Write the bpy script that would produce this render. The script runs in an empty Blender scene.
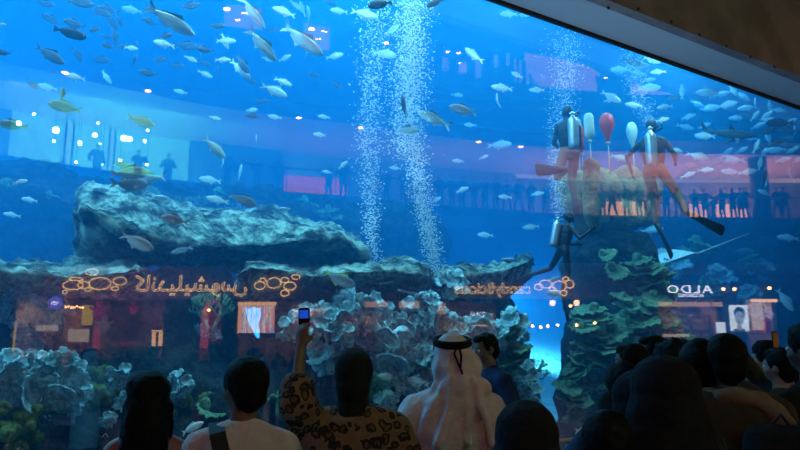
import bpy, bmesh, math, random
import numpy as np
from mathutils import Vector, Matrix, Euler, noise
random.seed(7)
sc = bpy.context.scene
C = sc.collection
PI = math.pi
V = Vector

# ------------------------------------------------------------------ view
EYE = V((0.0, 0.0, 1.65)); PITCH = math.radians(10.5); F = 700.0
R_ = V((1, 0, 0)); FW = V((0, math.cos(PITCH), math.sin(PITCH))); UP = V((0, -math.sin(PITCH), math.cos(PITCH)))
N = V((-0.5432, 0.8396, 0.0)).normalized()      # into the tank
U = V((N.y, -N.x, 0.0))                          # along the glass, away to the right
GD = 8.0                                         # distance of the glass from the viewer

def ray(px, py):
    return FW + R_ * ((px - 400) / F) + UP * ((225 - py) / F)
def tank(px, py, d):
    """point in the tank seen at a pixel, d metres behind the glass"""
    r = ray(px, py)
    return EYE + r * ((GD + d - EYE.dot(N)) / r.dot(N))
def at_y(px, py, y):
    r = ray(px, py)
    return EYE + r * (y / r.y)
def at_h(px, py, h):
    r = ray(px, py)
    return EYE + r * ((h - EYE.z) / r.z)
def mir(p):
    """a point of the hall whose reflection in the glass is seen at p"""
    return p - N * (2 * (p.dot(N) - GD))
def zc(p):
    return (p - EYE).dot(FW)

# ------------------------------------------------------------------ bookkeeping
def tag(o, label, cat, group=None, kind=None):
    if label: o['label'] = label
    if cat: o['category'] = cat
    if group: o['group'] = group
    if kind: o['kind'] = kind
    return o
def empty(name, loc=(0, 0, 0), rot=(0, 0, 0)):
    o = bpy.data.objects.new(name, None); C.objects.link(o)
    o.location = loc; o.rotation_euler = rot; o.empty_display_size = 0.1
    return o
def link_mesh(name, me, m=None, parent=None, loc=None):
    o = bpy.data.objects.new(name, me); C.objects.link(o)
    if m is not None and not me.materials:
        me.materials.append(m)
    if parent is not None: o.parent = parent
    if loc is not None: o.location = loc
    return o
def obj(name, bm, m, parent=None, smooth=False, loc=None):
    me = bpy.data.meshes.new(name)
    bmesh.ops.recalc_face_normals(bm, faces=bm.faces)
    bm.to_mesh(me); bm.free()
    if smooth:
        me.polygons.foreach_set('use_smooth', [True] * len(me.polygons))
    return link_mesh(name, me, m, parent, loc)
def kids(o):
    return [c for c in bpy.data.objects if c.parent == o]
KIDS = {}
def copy_tree(o, parent=None):
    c = o.copy(); C.objects.link(c)
    if parent is not None: c.parent = parent
    if o.name not in KIDS: KIDS[o.name] = kids(o)
    src = KIDS[o.name]
    KIDS[c.name] = [copy_tree(ch, c) for ch in src]
    return c
USED = set()
def inst(proto, mat, label, cat, group=None):
    """the first use takes the thing itself, later ones copy it with its parts"""
    if proto.name in USED: o = copy_tree(proto)
    else:
        KIDS[proto.name] = kids(proto)
        for k in KIDS[proto.name]: KIDS[k.name] = kids(k)
        USED.add(proto.name); o = proto
    for k in ('group', 'label', 'category'):
        if k in o: del o[k]
    o.matrix_world = mat
    return tag(o, label, cat, group)

# ------------------------------------------------------------------ materials
def new_mat(name):
    m = bpy.data.materials.new(name); m.use_nodes = True
    nt = m.node_tree; nt.nodes.clear()
    return m, nt, nt.nodes.new('ShaderNodeOutputMaterial')
def pbr(name, col, rough=0.6, metal=0.0, spec=0.5, vary=0.0, scale=6.0, bump=0.0, bscale=None, col2=None, sheen=0):
    m, nt, out = new_mat(name)
    b = nt.nodes.new('ShaderNodeBsdfPrincipled')
    nt.links.new(b.outputs[0], out.inputs[0])
    b.inputs['Base Color'].default_value = (*col, 1); b.inputs['Roughness'].default_value = rough
    b.inputs['Metallic'].default_value = metal; b.inputs['Specular IOR Level'].default_value = spec
    tc = nt.nodes.new('ShaderNodeTexCoord')
    if vary or col2:
        nz = nt.nodes.new('ShaderNodeTexNoise'); nz.inputs['Scale'].default_value = scale; nz.inputs['Detail'].default_value = 6
        nt.links.new(tc.outputs['Object'], nz.inputs['Vector'])
        cr = nt.nodes.new('ShaderNodeValToRGB')
        a = [c * (1 - vary) for c in col]; bb = list(col2) if col2 else [min(1, c * (1 + vary)) for c in col]
        cr.color_ramp.elements[0].position = .38; cr.color_ramp.elements[0].color = (*a, 1)
        cr.color_ramp.elements[1].position = .62; cr.color_ramp.elements[1].color = (*bb, 1)
        nt.links.new(nz.outputs['Fac'], cr.inputs[0]); nt.links.new(cr.outputs[0], b.inputs['Base Color'])
    if bump:
        n2 = nt.nodes.new('ShaderNodeTexNoise'); n2.inputs['Scale'].default_value = bscale or scale * 3; n2.inputs['Detail'].default_value = 8
        nt.links.new(tc.outputs['Object'], n2.inputs['Vector'])
        bp = nt.nodes.new('ShaderNodeBump'); bp.inputs['Strength'].default_value = bump; bp.inputs['Distance'].default_value = .1
        nt.links.new(n2.outputs['Fac'], bp.inputs['Height']); nt.links.new(bp.outputs[0], b.inputs['Normal'])
    return m
def glow(name, col, strength):
    m, nt, out = new_mat(name)
    e = nt.nodes.new('ShaderNodeEmission'); e.inputs[0].default_value = (*col, 1); e.inputs[1].default_value = strength
    nt.links.new(e.outputs[0], out.inputs[0])
    return m
M = {}

# ------------------------------------------------------------------ mesh helpers
def frame(o, x, y, z):
    """matrix with origin o and the three axes"""
    return Matrix(((x.x, y.x, z.x, o.x), (x.y, y.y, z.y, o.y), (x.z, y.z, z.z, o.z), (0, 0, 0, 1)))
def add_box(bm, lo, hi, mat=None, bevel=0.0):
    g = bmesh.ops.create_cube(bm, size=1.0)['verts']
    lo, hi = V(lo), V(hi)
    for v in g:
        v.co = V(((v.co.x + .5) * (hi.x - lo.x) + lo.x, (v.co.y + .5) * (hi.y - lo.y) + lo.y, (v.co.z + .5) * (hi.z - lo.z) + lo.z))
    if bevel:
        es = list({e for v in g for e in v.link_edges})
        r = bmesh.ops.bevel(bm, geom=es, offset=bevel, segments=2, affect='EDGES')
        g = list({v for f in r['faces'] for v in f.verts} | {v for v in g if v.is_valid})
    if mat is not None: bmesh.ops.transform(bm, matrix=mat, verts=g)
    return g
def ell(bm, c, r, rot=None, sub=3):
    """ellipsoid"""
    g = bmesh.ops.create_icosphere(bm, subdivisions=sub, radius=1.0)['verts']
    c = V(c); r = V(r) if hasattr(r, '__len__') else V((r, r, r))
    for v in g:
        p = V((v.co.x * r.x, v.co.y * r.y, v.co.z * r.z))
        if rot is not None: p = rot @ p
        v.co = p + c
    return g
def rings(bm, rs, caps=True, closed=False):
    """skin a list of equal vertex rings"""
    vv = [[bm.verts.new(p) for p in r] for r in rs]
    n = len(rs[0]); k = len(vv)
    for i in range(k if closed else k - 1):
        a, b = vv[i], vv[(i + 1) % k]
        for j in range(n):
            try: bm.faces.new((a[j], a[(j + 1) % n], b[(j + 1) % n], b[j]))
            except ValueError: pass
    if caps and not closed:
        bm.faces.new(vv[0][::-1]); bm.faces.new(vv[-1])
    return vv
def tube(bm, pts, rad, n=8, caps=True):
    """round tube along points, one radius or one per point"""
    pts = [V(p) for p in pts]
    if not hasattr(rad, '__len__'): rad = [rad] * len(pts)
    rs = []; ref = None
    for i, p in enumerate(pts):
        t = (pts[min(i + 1, len(pts) - 1)] - pts[max(i - 1, 0)])
        if t.length < 1e-9: t = V((0, 0, 1))
        t.normalize()
        if ref is None: ref = t.orthogonal().normalized()
        else:
            ref = ref - t * ref.dot(t)
            ref = ref.normalized() if ref.length > 1e-6 else t.orthogonal().normalized()
        b = t.cross(ref)
        rs.append([p + (ref * math.cos(a) + b * math.sin(a)) * rad[i] for a in [2 * PI * j / n for j in range(n)]])
    return rings(bm, rs, caps)
def capsule(bm, a, b, ra, rb, n=12):
    a, b = V(a), V(b); d = b - a; L = d.length or 1e-6; t = d / L
    pts, rr = [], []
    for k in range(5):
        s = math.sin((k / 4 - 1) * PI / 2); pts.append(a + t * (ra * s)); rr.append(max(ra * math.cos((k / 4 - 1) * PI / 2), ra * .06))
    for k in range(5):
        s = math.sin(k / 4 * PI / 2); pts.append(b + t * (rb * s)); rr.append(max(rb * math.cos(k / 4 * PI / 2), rb * .06))
    tube(bm, pts, rr, n)
def lathe(bm, prof, c=(0, 0, 0), n=20, mat=None):
    c = V(c)
    rs = [[c + V((r * math.cos(a), r * math.sin(a), z)) for a in [2 * PI * j / n for j in range(n)]] for r, z in prof]
    if mat is not None: rs = [[mat @ p for p in r] for r in rs]
    return rings(bm, rs, True)
def loft(bm, secs, n=20, mat=None):
    """elliptic sections (cx, cy, z, rx, ry[, power])"""
    rs = []
    for s in secs:
        cx, cy, z, rx, ry = s[:5]; pw = s[5] if len(s) > 5 else 2.0
        r = []
        for j in range(n):
            a = 2 * PI * j / n; ca, sa = math.cos(a), math.sin(a)
            r.append(V((cx + rx * math.copysign(abs(ca) ** (2 / pw), ca), cy + ry * math.copysign(abs(sa) ** (2 / pw), sa), z)))
        if mat is not None: r = [mat @ p for p in r]
        rs.append(r)
    return rings(bm, rs, True)
def extrude_poly(bm, pts, mat, depth):
    """flat outline (x, y) given a thickness along local z, placed by mat"""
    a = [bm.verts.new(mat @ V((p[0], p[1], -depth / 2))) for p in pts]
    b = [bm.verts.new(mat @ V((p[0], p[1], depth / 2))) for p in pts]
    n = len(pts)
    bm.faces.new(a[::-1]); bm.faces.new(b)
    for j in range(n): bm.faces.new((a[j], a[(j + 1) % n], b[(j + 1) % n], b[j]))
def remesh(bm, voxel, name='m', smooth=2):
    """union of overlapping closed shells as one continuous surface"""
    me = bpy.data.meshes.new(name); bmesh.ops.recalc_face_normals(bm, faces=bm.faces); bm.to_mesh(me); bm.free()
    o = bpy.data.objects.new(name, me); C.objects.link(o)
    r = o.modifiers.new('r', 'REMESH'); r.mode = 'VOXEL'; r.voxel_size = voxel; r.use_smooth_shade = True
    if smooth:
        s = o.modifiers.new('s', 'SMOOTH'); s.iterations = smooth; s.factor = .5
    dg = bpy.context.evaluated_depsgraph_get()
    out = bpy.data.meshes.new_from_object(o.evaluated_get(dg))
    bpy.data.objects.remove(o); bpy.data.meshes.remove(me)
    out.name = name
    out.polygons.foreach_set('use_smooth', [True] * len(out.polygons))
    return out
def displace(me, amp, scale, seed=0, octs=4, lo=None):
    """rough up a mesh with fractal noise along its normals"""
    me.update()
    off = V((seed * 7.3, seed * 3.1, seed * 5.7))
    nr = [v.normal.copy() for v in me.vertices]
    for v, n in zip(me.vertices, nr):
        f = noise.fractal((v.co * scale + off), 0.9, 2.1, octs)
        v.co += n * (amp * f)
    me.update()
def face_set(me, fn):
    for p in me.polygons: p.material_index = fn(p)
# ================================================================== hall, glass and water
M['glass'], nt, out = new_mat('acrylic_panel')
tr = nt.nodes.new('ShaderNodeBsdfTransparent'); tr.inputs[0].default_value = (.97, .99, 1, 1)
gl = nt.nodes.new('ShaderNodeBsdfGlossy'); gl.inputs['Roughness'].default_value = 0.0; gl.inputs[0].default_value = (1, 1, 1, 1)
lw = nt.nodes.new('ShaderNodeLayerWeight'); pw = nt.nodes.new('ShaderNodeMath'); pw.operation = 'POWER'; pw.inputs[1].default_value = 4
ml = nt.nodes.new('ShaderNodeMath'); ml.operation = 'MULTIPLY_ADD'; ml.inputs[1].default_value = .6; ml.inputs[2].default_value = .065
mx = nt.nodes.new('ShaderNodeMixShader')
nt.links.new(lw.outputs['Facing'], pw.inputs[0]); nt.links.new(pw.outputs[0], ml.inputs[0]); nt.links.new(ml.outputs[0], mx.inputs[0])
nt.links.new(tr.outputs[0], mx.inputs[1]); nt.links.new(gl.outputs[0], mx.inputs[2]); nt.links.new(mx.outputs[0], out.inputs[0])

M['panel'] = pbr('brown_metal_panel', (.30, .22, .22), .42, .2, vary=.25, scale=1.2)
M['soffit'] = pbr('grey_soffit', (.50, .56, .62), .6, 0)
M['gasket'] = pbr('black_gasket', (.006, .007, .01), .8)
M['floor'] = pbr('polished_stone_floor', (.10, .11, .13), .22, 0, vary=.25, scale=2)
M['dark_wall'] = pbr('dark_wall', (.02, .02, .025), .7)
M['bolt'] = pbr('bolt_steel', (.05, .05, .05), .4, .8)
M['rail'] = pbr('brass_rail', (.55, .38, .22), .3, .9)
M['sand'] = pbr('pale_sand', (.62, .66, .6), .9, vary=.15, scale=1.5, bump=.3, bscale=8)
M['tankwall'] = pbr('tank_back_wall', (.10, .30, .42), .9, vary=.35, scale=.35)

def gbox(name, s0, s1, d0, d1, z0, z1, m, **k):
    """box in the glass's own frame: along it, into the tank, up"""
    bm = bmesh.new()
    add_box(bm, (s0, d0, z0), (s1, d1, z1), frame(N * GD, U, N, V((0, 0, 1))))
    return obj(name, bm, m, **k)
ZT = 7.32
o = gbox('window_1', -16, 42, 0, .03, .2, ZT, M['glass']); tag(o, None, None, kind='structure')
o = gbox('trim_1', -16, 42, -.06, .02, ZT - .05, ZT, M['gasket']); tag(o, None, None, kind='structure')
o = gbox('ceiling', -16, 42, -.80, .05, ZT, ZT + .25, M['soffit']); tag(o, None, None, kind='structure')
o = gbox('wall_front', -16, 42, -1.0, -.80, ZT, ZT + 7, M['panel']); tag(o, None, None, kind='structure')
o = gbox('trim_2', -16, 42, -.25, .04, 0, .2, M['gasket']); tag(o, None, None, kind='structure')
o = gbox('floor', -40, 60, -60, .05, -.2, 0, M['floor']); tag(o, None, None, kind='structure')
# bolts of the cladding
for i, (px, py) in enumerate([(608, 8), (638, 9), (671, 22), (699, 35), (726, 46), (750, 57), (774, 67)]):
    r = ray(px, py); p = EYE + r * ((GD - 1.0) / r.dot(N))
    bm = bmesh.new(); lathe(bm, [(.03, 0), (.03, .012), (.018, .022)], mat=frame(p, U, V((0, 0, 1)), -N), n=10)
    o = obj('bolt', bm, M['bolt'], smooth=False)
    tag(o, 'small dark bolt head in the brown cladding above the glass', 'bolt', 'bolts of the cladding')

# sea floor, rising to the back, and the tank's far walls
bm = bmesh.new(); n1, n2 = 80, 40; g = []
for i in range(n1):
    row = []
    for j in range(n2):
        s = -20 + 64 * i / (n1 - 1); d = .05 + 19 * j / (n2 - 1)
        p = N * (GD + d) + U * s
        z = -.5 + 3.7 * (d / 19) ** 1.5 + .18 * noise.noise(V((s * .5, d * .6, 0))) * min(1, d)
        row.append(bm.verts.new((p.x, p.y, z)))
    g.append(row)
for i in range(n1 - 1):
    for j in range(n2 - 1): bm.faces.new((g[i][j], g[i + 1][j], g[i + 1][j + 1], g[i][j + 1]))
o = obj('floor_tank', bm, M['sand'], smooth=True); tag(o, None, None, kind='structure')
o = gbox('wall_tank_back', -20, 44, 18.5, 19, -1, 17, M['tankwall']); tag(o, None, None, kind='structure')
o = gbox('wall_tank_left', -20.3, -20, 0.05, 19, -1, 17, M['tankwall']); tag(o, None, None, kind='structure')
o = gbox('wall_tank_right', 44, 44.3, 0.05, 19, -1, 17, M['tankwall']); tag(o, None, None, kind='structure')

# water
m, nt, out = new_mat('sea_water')
vs = nt.nodes.new('ShaderNodeVolumeScatter'); va = nt.nodes.new('ShaderNodeVolumeAbsorption'); ad = nt.nodes.new('ShaderNodeAddShader')
vs.inputs['Color'].default_value = (.03, .46, 1, 1); vs.inputs['Density'].default_value = .06; vs.inputs['Anisotropy'].default_value = .3
va.inputs['Color'].default_value = (.30, .68, .91, 1); va.inputs['Density'].default_value = .20
nt.links.new(vs.outputs[0], ad.inputs[0]); nt.links.new(va.outputs[0], ad.inputs[1]); nt.links.new(ad.outputs[0], out.inputs['Volume'])
o = gbox('water', -19.99, 43.99, .04, 18.49, -1, 16, m); tag(o, None, None, kind='structure')
o['kind'] = 'structure'

# lamps above the tank, then added fill lights
def area(name, loc, size, col, power, target=None, sy=None, spread=None):
    l = bpy.data.lights.new(name, 'AREA'); l.energy = power; l.color = col; l.size = size
    if sy: l.shape = 'RECTANGLE'; l.size_y = sy
    if spread: l.spread = spread
    o = bpy.data.objects.new(name, l); C.objects.link(o); o.location = loc
    d = (V(target) - V(loc)) if target is not None else V((0, 0, -1))
    o.rotation_euler = d.to_track_quat('-Z', 'Y').to_euler()
    return o
def gp(s, d, z): return N * (GD + d) + U * s + V((0, 0, z))
WATERCOL = (.30, .78, 1.0)
for (s, d, p) in [(-9, 3, 1400), (-5, 5, 1200), (-9, 10, 2400), (-4, 11, 1700), (1, 3.2, 1050), (2, 8, 900), (6, 3.5, 1100), (9, 8, 850), (13, 4, 1250), (20, 5, 1150)]:
    area('tank_lamp', gp(s, d, 13.5), 3.2, (.38, .88, 1), p, gp(s, d + .5, 0))
for s in (-6, -3, 0, 2.5, 5, 8, 13):
    area('rim_fill', gp(s, .45, 8.8), .8, (.55, 1, .98), 210, gp(s, 1.4, 2.5))  # fill added close behind the glass to brighten fish, ledges and corals
area('hall_lamp', (0, -5, 6.5), 2.0, (1, .40, .40), 58, (1.5, 4, 1.2))
area('soffit_fill', gp(-4, -1.0, .5), .5, (.50, .75, 1), 45, gp(11, -.6, 7.4), None, math.radians(36))  # added fill, out of view, to lighten the soffit
for px, py, dd, tx, ty, td, pw in ((290, 300, 11.5, 243, 338, 13.5, 1500), (480, 278, 12, 545, 345, 13.0, 2400)):
    area('sand_fill', tank(px, py, dd), .5, (.34, .95, 1), pw, tank(tx, ty, td), None, math.radians(110))  # hidden fills added behind the reef to brighten the gap and channel
# ================================================================== reef
def rockmat(name, c1, c2, c3):
    m, nt, out = new_mat(name)
    b = nt.nodes.new('ShaderNodeBsdfPrincipled'); nt.links.new(b.outputs[0], out.inputs[0])
    b.inputs['Roughness'].default_value = .9; b.inputs['Specular IOR Level'].default_value = .2
    tc = nt.nodes.new('ShaderNodeTexCoord')
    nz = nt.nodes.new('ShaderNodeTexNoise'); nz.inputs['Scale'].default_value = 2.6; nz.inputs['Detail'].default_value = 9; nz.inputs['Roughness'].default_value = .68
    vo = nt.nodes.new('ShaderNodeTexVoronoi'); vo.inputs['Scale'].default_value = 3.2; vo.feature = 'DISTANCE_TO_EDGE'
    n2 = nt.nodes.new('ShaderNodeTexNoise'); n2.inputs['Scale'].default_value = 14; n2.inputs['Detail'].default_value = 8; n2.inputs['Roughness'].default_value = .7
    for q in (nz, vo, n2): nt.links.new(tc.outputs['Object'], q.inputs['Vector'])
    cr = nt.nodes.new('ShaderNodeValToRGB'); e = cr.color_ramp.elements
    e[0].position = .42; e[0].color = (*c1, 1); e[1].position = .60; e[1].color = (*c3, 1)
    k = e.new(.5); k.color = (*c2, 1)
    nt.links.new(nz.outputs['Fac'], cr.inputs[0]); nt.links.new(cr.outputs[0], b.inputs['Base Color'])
    ad = nt.nodes.new('ShaderNodeMath'); ad.operation = 'MULTIPLY_ADD'; ad.inputs[1].default_value = .5
    nt.links.new(vo.outputs['Distance'], ad.inputs[0]); nt.links.new(n2.outputs['Fac'], ad.inputs[2])
    bp = nt.nodes.new('ShaderNodeBump'); bp.inputs['Strength'].default_value = 1; bp.inputs['Distance'].default_value = .22
    nt.links.new(ad.outputs[0], bp.inputs['Height']); nt.links.new(bp.outputs[0], b.inputs['Normal'])
    return m
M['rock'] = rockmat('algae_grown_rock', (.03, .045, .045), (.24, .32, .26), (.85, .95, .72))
M['rock_shaded'] = rockmat('shaded_rock', (.012, .016, .018), (.035, .045, .045), (.09, .11, .09))  # darkened copy of the rock, shade below the ledges put into its colour

def rsm(pts, n):
    pts = [V((p[0], p[1], 0)) for p in pts]
    L = [0]
    for a, b in zip(pts, pts[1:]): L.append(L[-1] + (b - a).length)
    out = []
    for i in range(n):
        s = L[-1] * i / (n - 1); k = 0
        while k < len(L) - 2 and L[k + 1] < s: k += 1
        f = (s - L[k]) / max(1e-6, L[k + 1] - L[k])
        p = pts[k].lerp(pts[k + 1], f); out.append((p.x, p.y))
    return out
def ledge(name, rows, m, label, seed=0, n=90, sub=7, amp=.14, scale=1.1, cat='rock', group=None):
    """a boulder or ledge: rows of outline run along it, each at its own depth, closed round the back"""
    R = []
    for pts, d in rows: R.append([tank(x, y, d) for x, y in rsm(pts, n)])
    loop = []
    k = len(R)
    for i in range(k):
        a, b = R[i], R[(i + 1) % k]
        for s in range(sub): loop.append([a[j].lerp(b[j], s / sub) for j in range(n)])
    secs = [[loop[i][j] for i in range(len(loop))] for j in range(n)]
    for e, j in enumerate(range(0, 5)):
        f = [.25, .62, .82, .93, .98][e]
        for q in (j, n - 1 - j):
            c = sum(secs[q], V()) / len(secs[q]); secs[q] = [c + (p - c) * f for p in secs[q]]
    bm = bmesh.new(); rings(bm, secs)
    c0 = sum((sum(s, V()) / len(s) for s in secs), V()) / n
    bmesh.ops.triangulate(bm, faces=[f for f in bm.faces if len(f.verts) > 4])
    bmesh.ops.translate(bm, verts=bm.verts, vec=-c0)
    o = obj(name, bm, m, smooth=True, loc=c0)
    displace(o.data, amp * 1.3, scale, seed, 3); displace(o.data, amp * .45, scale * 5, seed + 3, 4)
    return tag(o, label, cat, group)

ledge('rock_ledge', [
    ([(72, 192), (90, 189), (110, 190), (150, 195), (200, 205), (235, 209), (270, 211), (300, 218), (330, 228), (352, 236), (366, 250)], 4.2),
    ([(71, 196), (100, 200), (150, 208), (200, 218), (240, 222), (280, 220), (310, 224), (340, 232), (368, 253)], 3.2),
    ([(72, 205), (100, 214), (125, 228), (155, 238), (190, 246), (215, 246), (245, 246), (262, 246), (300, 240), (340, 238), (368, 258)], 2.1),
    ([(78, 240), (105, 250), (130, 252), (190, 256), (250, 254), (300, 252), (340, 250), (366, 260)], 2.7),
    ([(80, 264), (120, 266), (190, 268), (250, 264), (300, 262), (366, 262)], 3.4),
    ([(80, 262), (190, 262), (300, 258), (360, 258)], 5.2),
    ([(80, 200), (190, 212), (300, 225), (360, 245)], 5.6)], M['rock'], 'massive flat topped rock ledge lit teal from above with a dark undercut', 1, n=130, sub=7)
ledge('rock_ledge', [
    ([(-30, 252), (0, 256), (20, 255), (45, 262), (62, 267), (80, 266), (100, 262), (120, 257), (135, 258), (146, 263)], 2.8),
    ([(-30, 268), (0, 270), (30, 275), (60, 277), (100, 275), (125, 272), (147, 268)], 1.2),
    ([(-30, 285), (30, 290), (60, 288), (100, 288), (146, 280)], 1.7),
    ([(-30, 300), (60, 300), (146, 290)], 3.2),
    ([(-30, 290), (60, 290), (146, 280)], 4.6)], M['rock'], 'low rough rock ledge below the cut off end of the massive ledge', 2, n=90)
ledge('rock_ledge', [
    ([(236, 268), (246, 259), (262, 256), (290, 262), (330, 263), (370, 262), (400, 258), (420, 258), (433, 266)], 2.7),
    ([(234, 278), (250, 268), (280, 270), (310, 277), (350, 272), (390, 272), (434, 276)], 1.3),
    ([(234, 300), (250, 296), (290, 292), (330, 288), (390, 284), (434, 288)], 1.8),
    ([(236, 312), (300, 304), (370, 300), (434, 296)], 3.2),
    ([(236, 300), (300, 296), (370, 292), (434, 286)], 4.6)], M['rock'], 'rough rock ledge under the pointed tip of the massive ledge', 4, n=90)
ledge('rock_ledge', [
    ([(433, 272), (445, 268), (465, 264), (490, 262), (515, 260), (532, 257)], 3.2),
    ([(433, 279), (450, 279), (475, 276), (505, 270), (532, 260)], 1.6),
    ([(436, 306), (460, 308), (488, 306), (508, 292), (528, 268)], 2.4),
    ([(440, 322), (478, 320), (500, 306), (524, 270)], 3.4),
    ([(440, 290), (480, 284), (526, 262)], 4.6)], M['rock'], 'tapering rock ledge that points toward the diver kicking beside the pillar', 5, n=70)
# masses below the ledges, shade painted into their dark colour
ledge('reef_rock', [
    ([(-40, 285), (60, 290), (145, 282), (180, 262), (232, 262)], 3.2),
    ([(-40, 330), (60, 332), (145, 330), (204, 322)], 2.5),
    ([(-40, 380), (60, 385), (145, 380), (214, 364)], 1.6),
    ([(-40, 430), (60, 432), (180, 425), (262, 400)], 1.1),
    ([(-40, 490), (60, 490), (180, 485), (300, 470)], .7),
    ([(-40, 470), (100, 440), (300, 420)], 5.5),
    ([(-40, 280), (60, 285), (226, 268)], 5.5)], M['rock_shaded'], 'dark reef wall under the massive ledge, overgrown with cup corals', 6, n=90, sub=8, amp=.16)
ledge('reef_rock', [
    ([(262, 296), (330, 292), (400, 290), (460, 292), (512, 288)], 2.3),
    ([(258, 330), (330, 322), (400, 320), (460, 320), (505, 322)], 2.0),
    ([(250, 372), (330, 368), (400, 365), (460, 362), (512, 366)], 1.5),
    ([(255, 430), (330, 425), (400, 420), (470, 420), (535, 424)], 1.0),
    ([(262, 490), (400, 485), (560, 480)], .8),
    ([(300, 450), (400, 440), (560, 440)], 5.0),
    ([(264, 300), (400, 296), (510, 292)], 5.2)], M['rock_shaded'], 'dark reef wall between the bright gap and the open channel', 8, n=90, sub=8, amp=.16)
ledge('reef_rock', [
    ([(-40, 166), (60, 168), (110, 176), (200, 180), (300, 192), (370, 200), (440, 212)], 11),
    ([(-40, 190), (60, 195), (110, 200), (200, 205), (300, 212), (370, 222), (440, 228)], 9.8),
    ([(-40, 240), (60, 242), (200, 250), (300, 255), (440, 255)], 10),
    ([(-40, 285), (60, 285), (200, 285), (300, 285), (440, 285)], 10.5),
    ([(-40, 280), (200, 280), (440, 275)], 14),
    ([(-40, 190), (200, 205), (440, 230)], 14)], M['rock_shaded'], 'far hazy reef wall behind the massive ledge', 9, n=100, sub=7, amp=.4, scale=.5)
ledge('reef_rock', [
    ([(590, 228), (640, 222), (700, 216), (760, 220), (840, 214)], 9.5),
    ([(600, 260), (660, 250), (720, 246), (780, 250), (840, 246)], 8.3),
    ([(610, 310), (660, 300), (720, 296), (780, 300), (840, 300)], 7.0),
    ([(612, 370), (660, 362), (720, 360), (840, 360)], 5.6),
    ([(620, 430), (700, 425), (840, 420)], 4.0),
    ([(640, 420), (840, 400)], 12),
    ([(600, 250), (840, 240)], 12.5)], M['rock_shaded'], 'hazy blue reef slope behind the ray, to the side of the pillar', 10, n=90, sub=7, amp=.35, scale=.7)

def pillar(name, secs, m, label, seed, amp=.16, n=44, scale=1.3, fine=3):
    rs = []
    S = []
    for a, b in zip(secs, secs[1:]):
        for k in range(fine): S.append([x + (y - x) * k / fine for x, y in zip(a, b)])
    S.append(list(secs[-1]))
    for (py, x0, x1, d, dep) in S:
        a, b = tank(x0, py, d), tank(x1, py, d); c = (a + b) / 2
        rs.append([c + (b - a) * (.5 * math.cos(t)) + N * (dep * math.sin(t)) for t in [2 * PI * j / n for j in range(n)]])
    c0 = sum(rs[len(rs) // 2], V()) / n
    bm = bmesh.new(); rings(bm, rs)
    bmesh.ops.triangulate(bm, faces=[f for f in bm.faces if len(f.verts) > 4])
    bmesh.ops.translate(bm, verts=bm.verts, vec=-c0)
    o = obj(name, bm, m, smooth=True, loc=c0)
    displace(o.data, amp, scale, seed, 4); displace(o.data, amp * .3, scale * 5, seed + 1, 3)
    return tag(o, label, 'rock')
pillar('rock_stack', [(231, 603, 612, 3.4, .1), (234, 592, 622, 3.4, .4), (242, 580, 634, 3.3, .8), (256, 573, 643, 3.2, 1.0), (275, 572, 650, 3.2, 1.1), (295, 577, 652, 3.2, 1.1),
    (312, 582, 650, 3.2, 1.1), (340, 577, 668, 3.2, 1.2), (380, 572, 690, 3.1, 1.4), (420, 568, 715, 3.0, 1.5), (455, 560, 740, 2.8, 1.6), (480, 560, 740, 2.8, 1.6)],
    M['rock_shaded'], 'tall dark rock pillar grown with plate corals, a diver holding its top', 12, n=60, fine=4)
# drifting mass of sponge and sacking above the pillar
M['sponge'] = pbr('olive_sponge', (.30, .26, .12), .95, vary=.4, scale=3, bump=.8, bscale=9, spec=.1)
def blobs(name, parts, m, label, cat, voxel=.05, seed=0, amp=.05):
    bm = bmesh.new(); c0 = tank(parts[0][0], parts[0][1], parts[0][4])
    for (px, py, rw, rh, d) in parts:
        p = tank(px, py, d); k = zc(p) / F
        ell(bm, p - c0, (rw * k, min(rw, rh) * k, rh * k), sub=3)
    me = remesh(bm, voxel, name); displace(me, amp, 2.2, seed, 4)
    o = link_mesh(name, me, m, loc=c0)
    return tag(o, label, cat)
blobs('sponge_mass', [(600, 192, 22, 26, 3.0), (577, 186, 18, 16, 3.1), (572, 202, 12, 10, 3.1), (628, 190, 20, 26, 3.1), (648, 192, 14, 22, 3.2), (592, 215, 20, 16, 3.1),
    (620, 216, 26, 16, 3.1), (640, 214, 16, 14, 3.2), (563, 190, 10, 8, 3.2)], M['sponge'], 'broad lumpy olive sponge mass hanging over the top of the rock pillar', 'sponge', seed=3)
blobs('tube_sponge', [(590, 182, 9, 22, 2.0), (590, 168, 8.5, 12, 2.0), (591, 205, 9, 22, 2.0), (592, 222, 8, 10, 2.1)], M['sponge'], 'upright rounded olive sponge column standing before the lumpy sponge mass', 'sponge', seed=5, voxel=.03)

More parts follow.
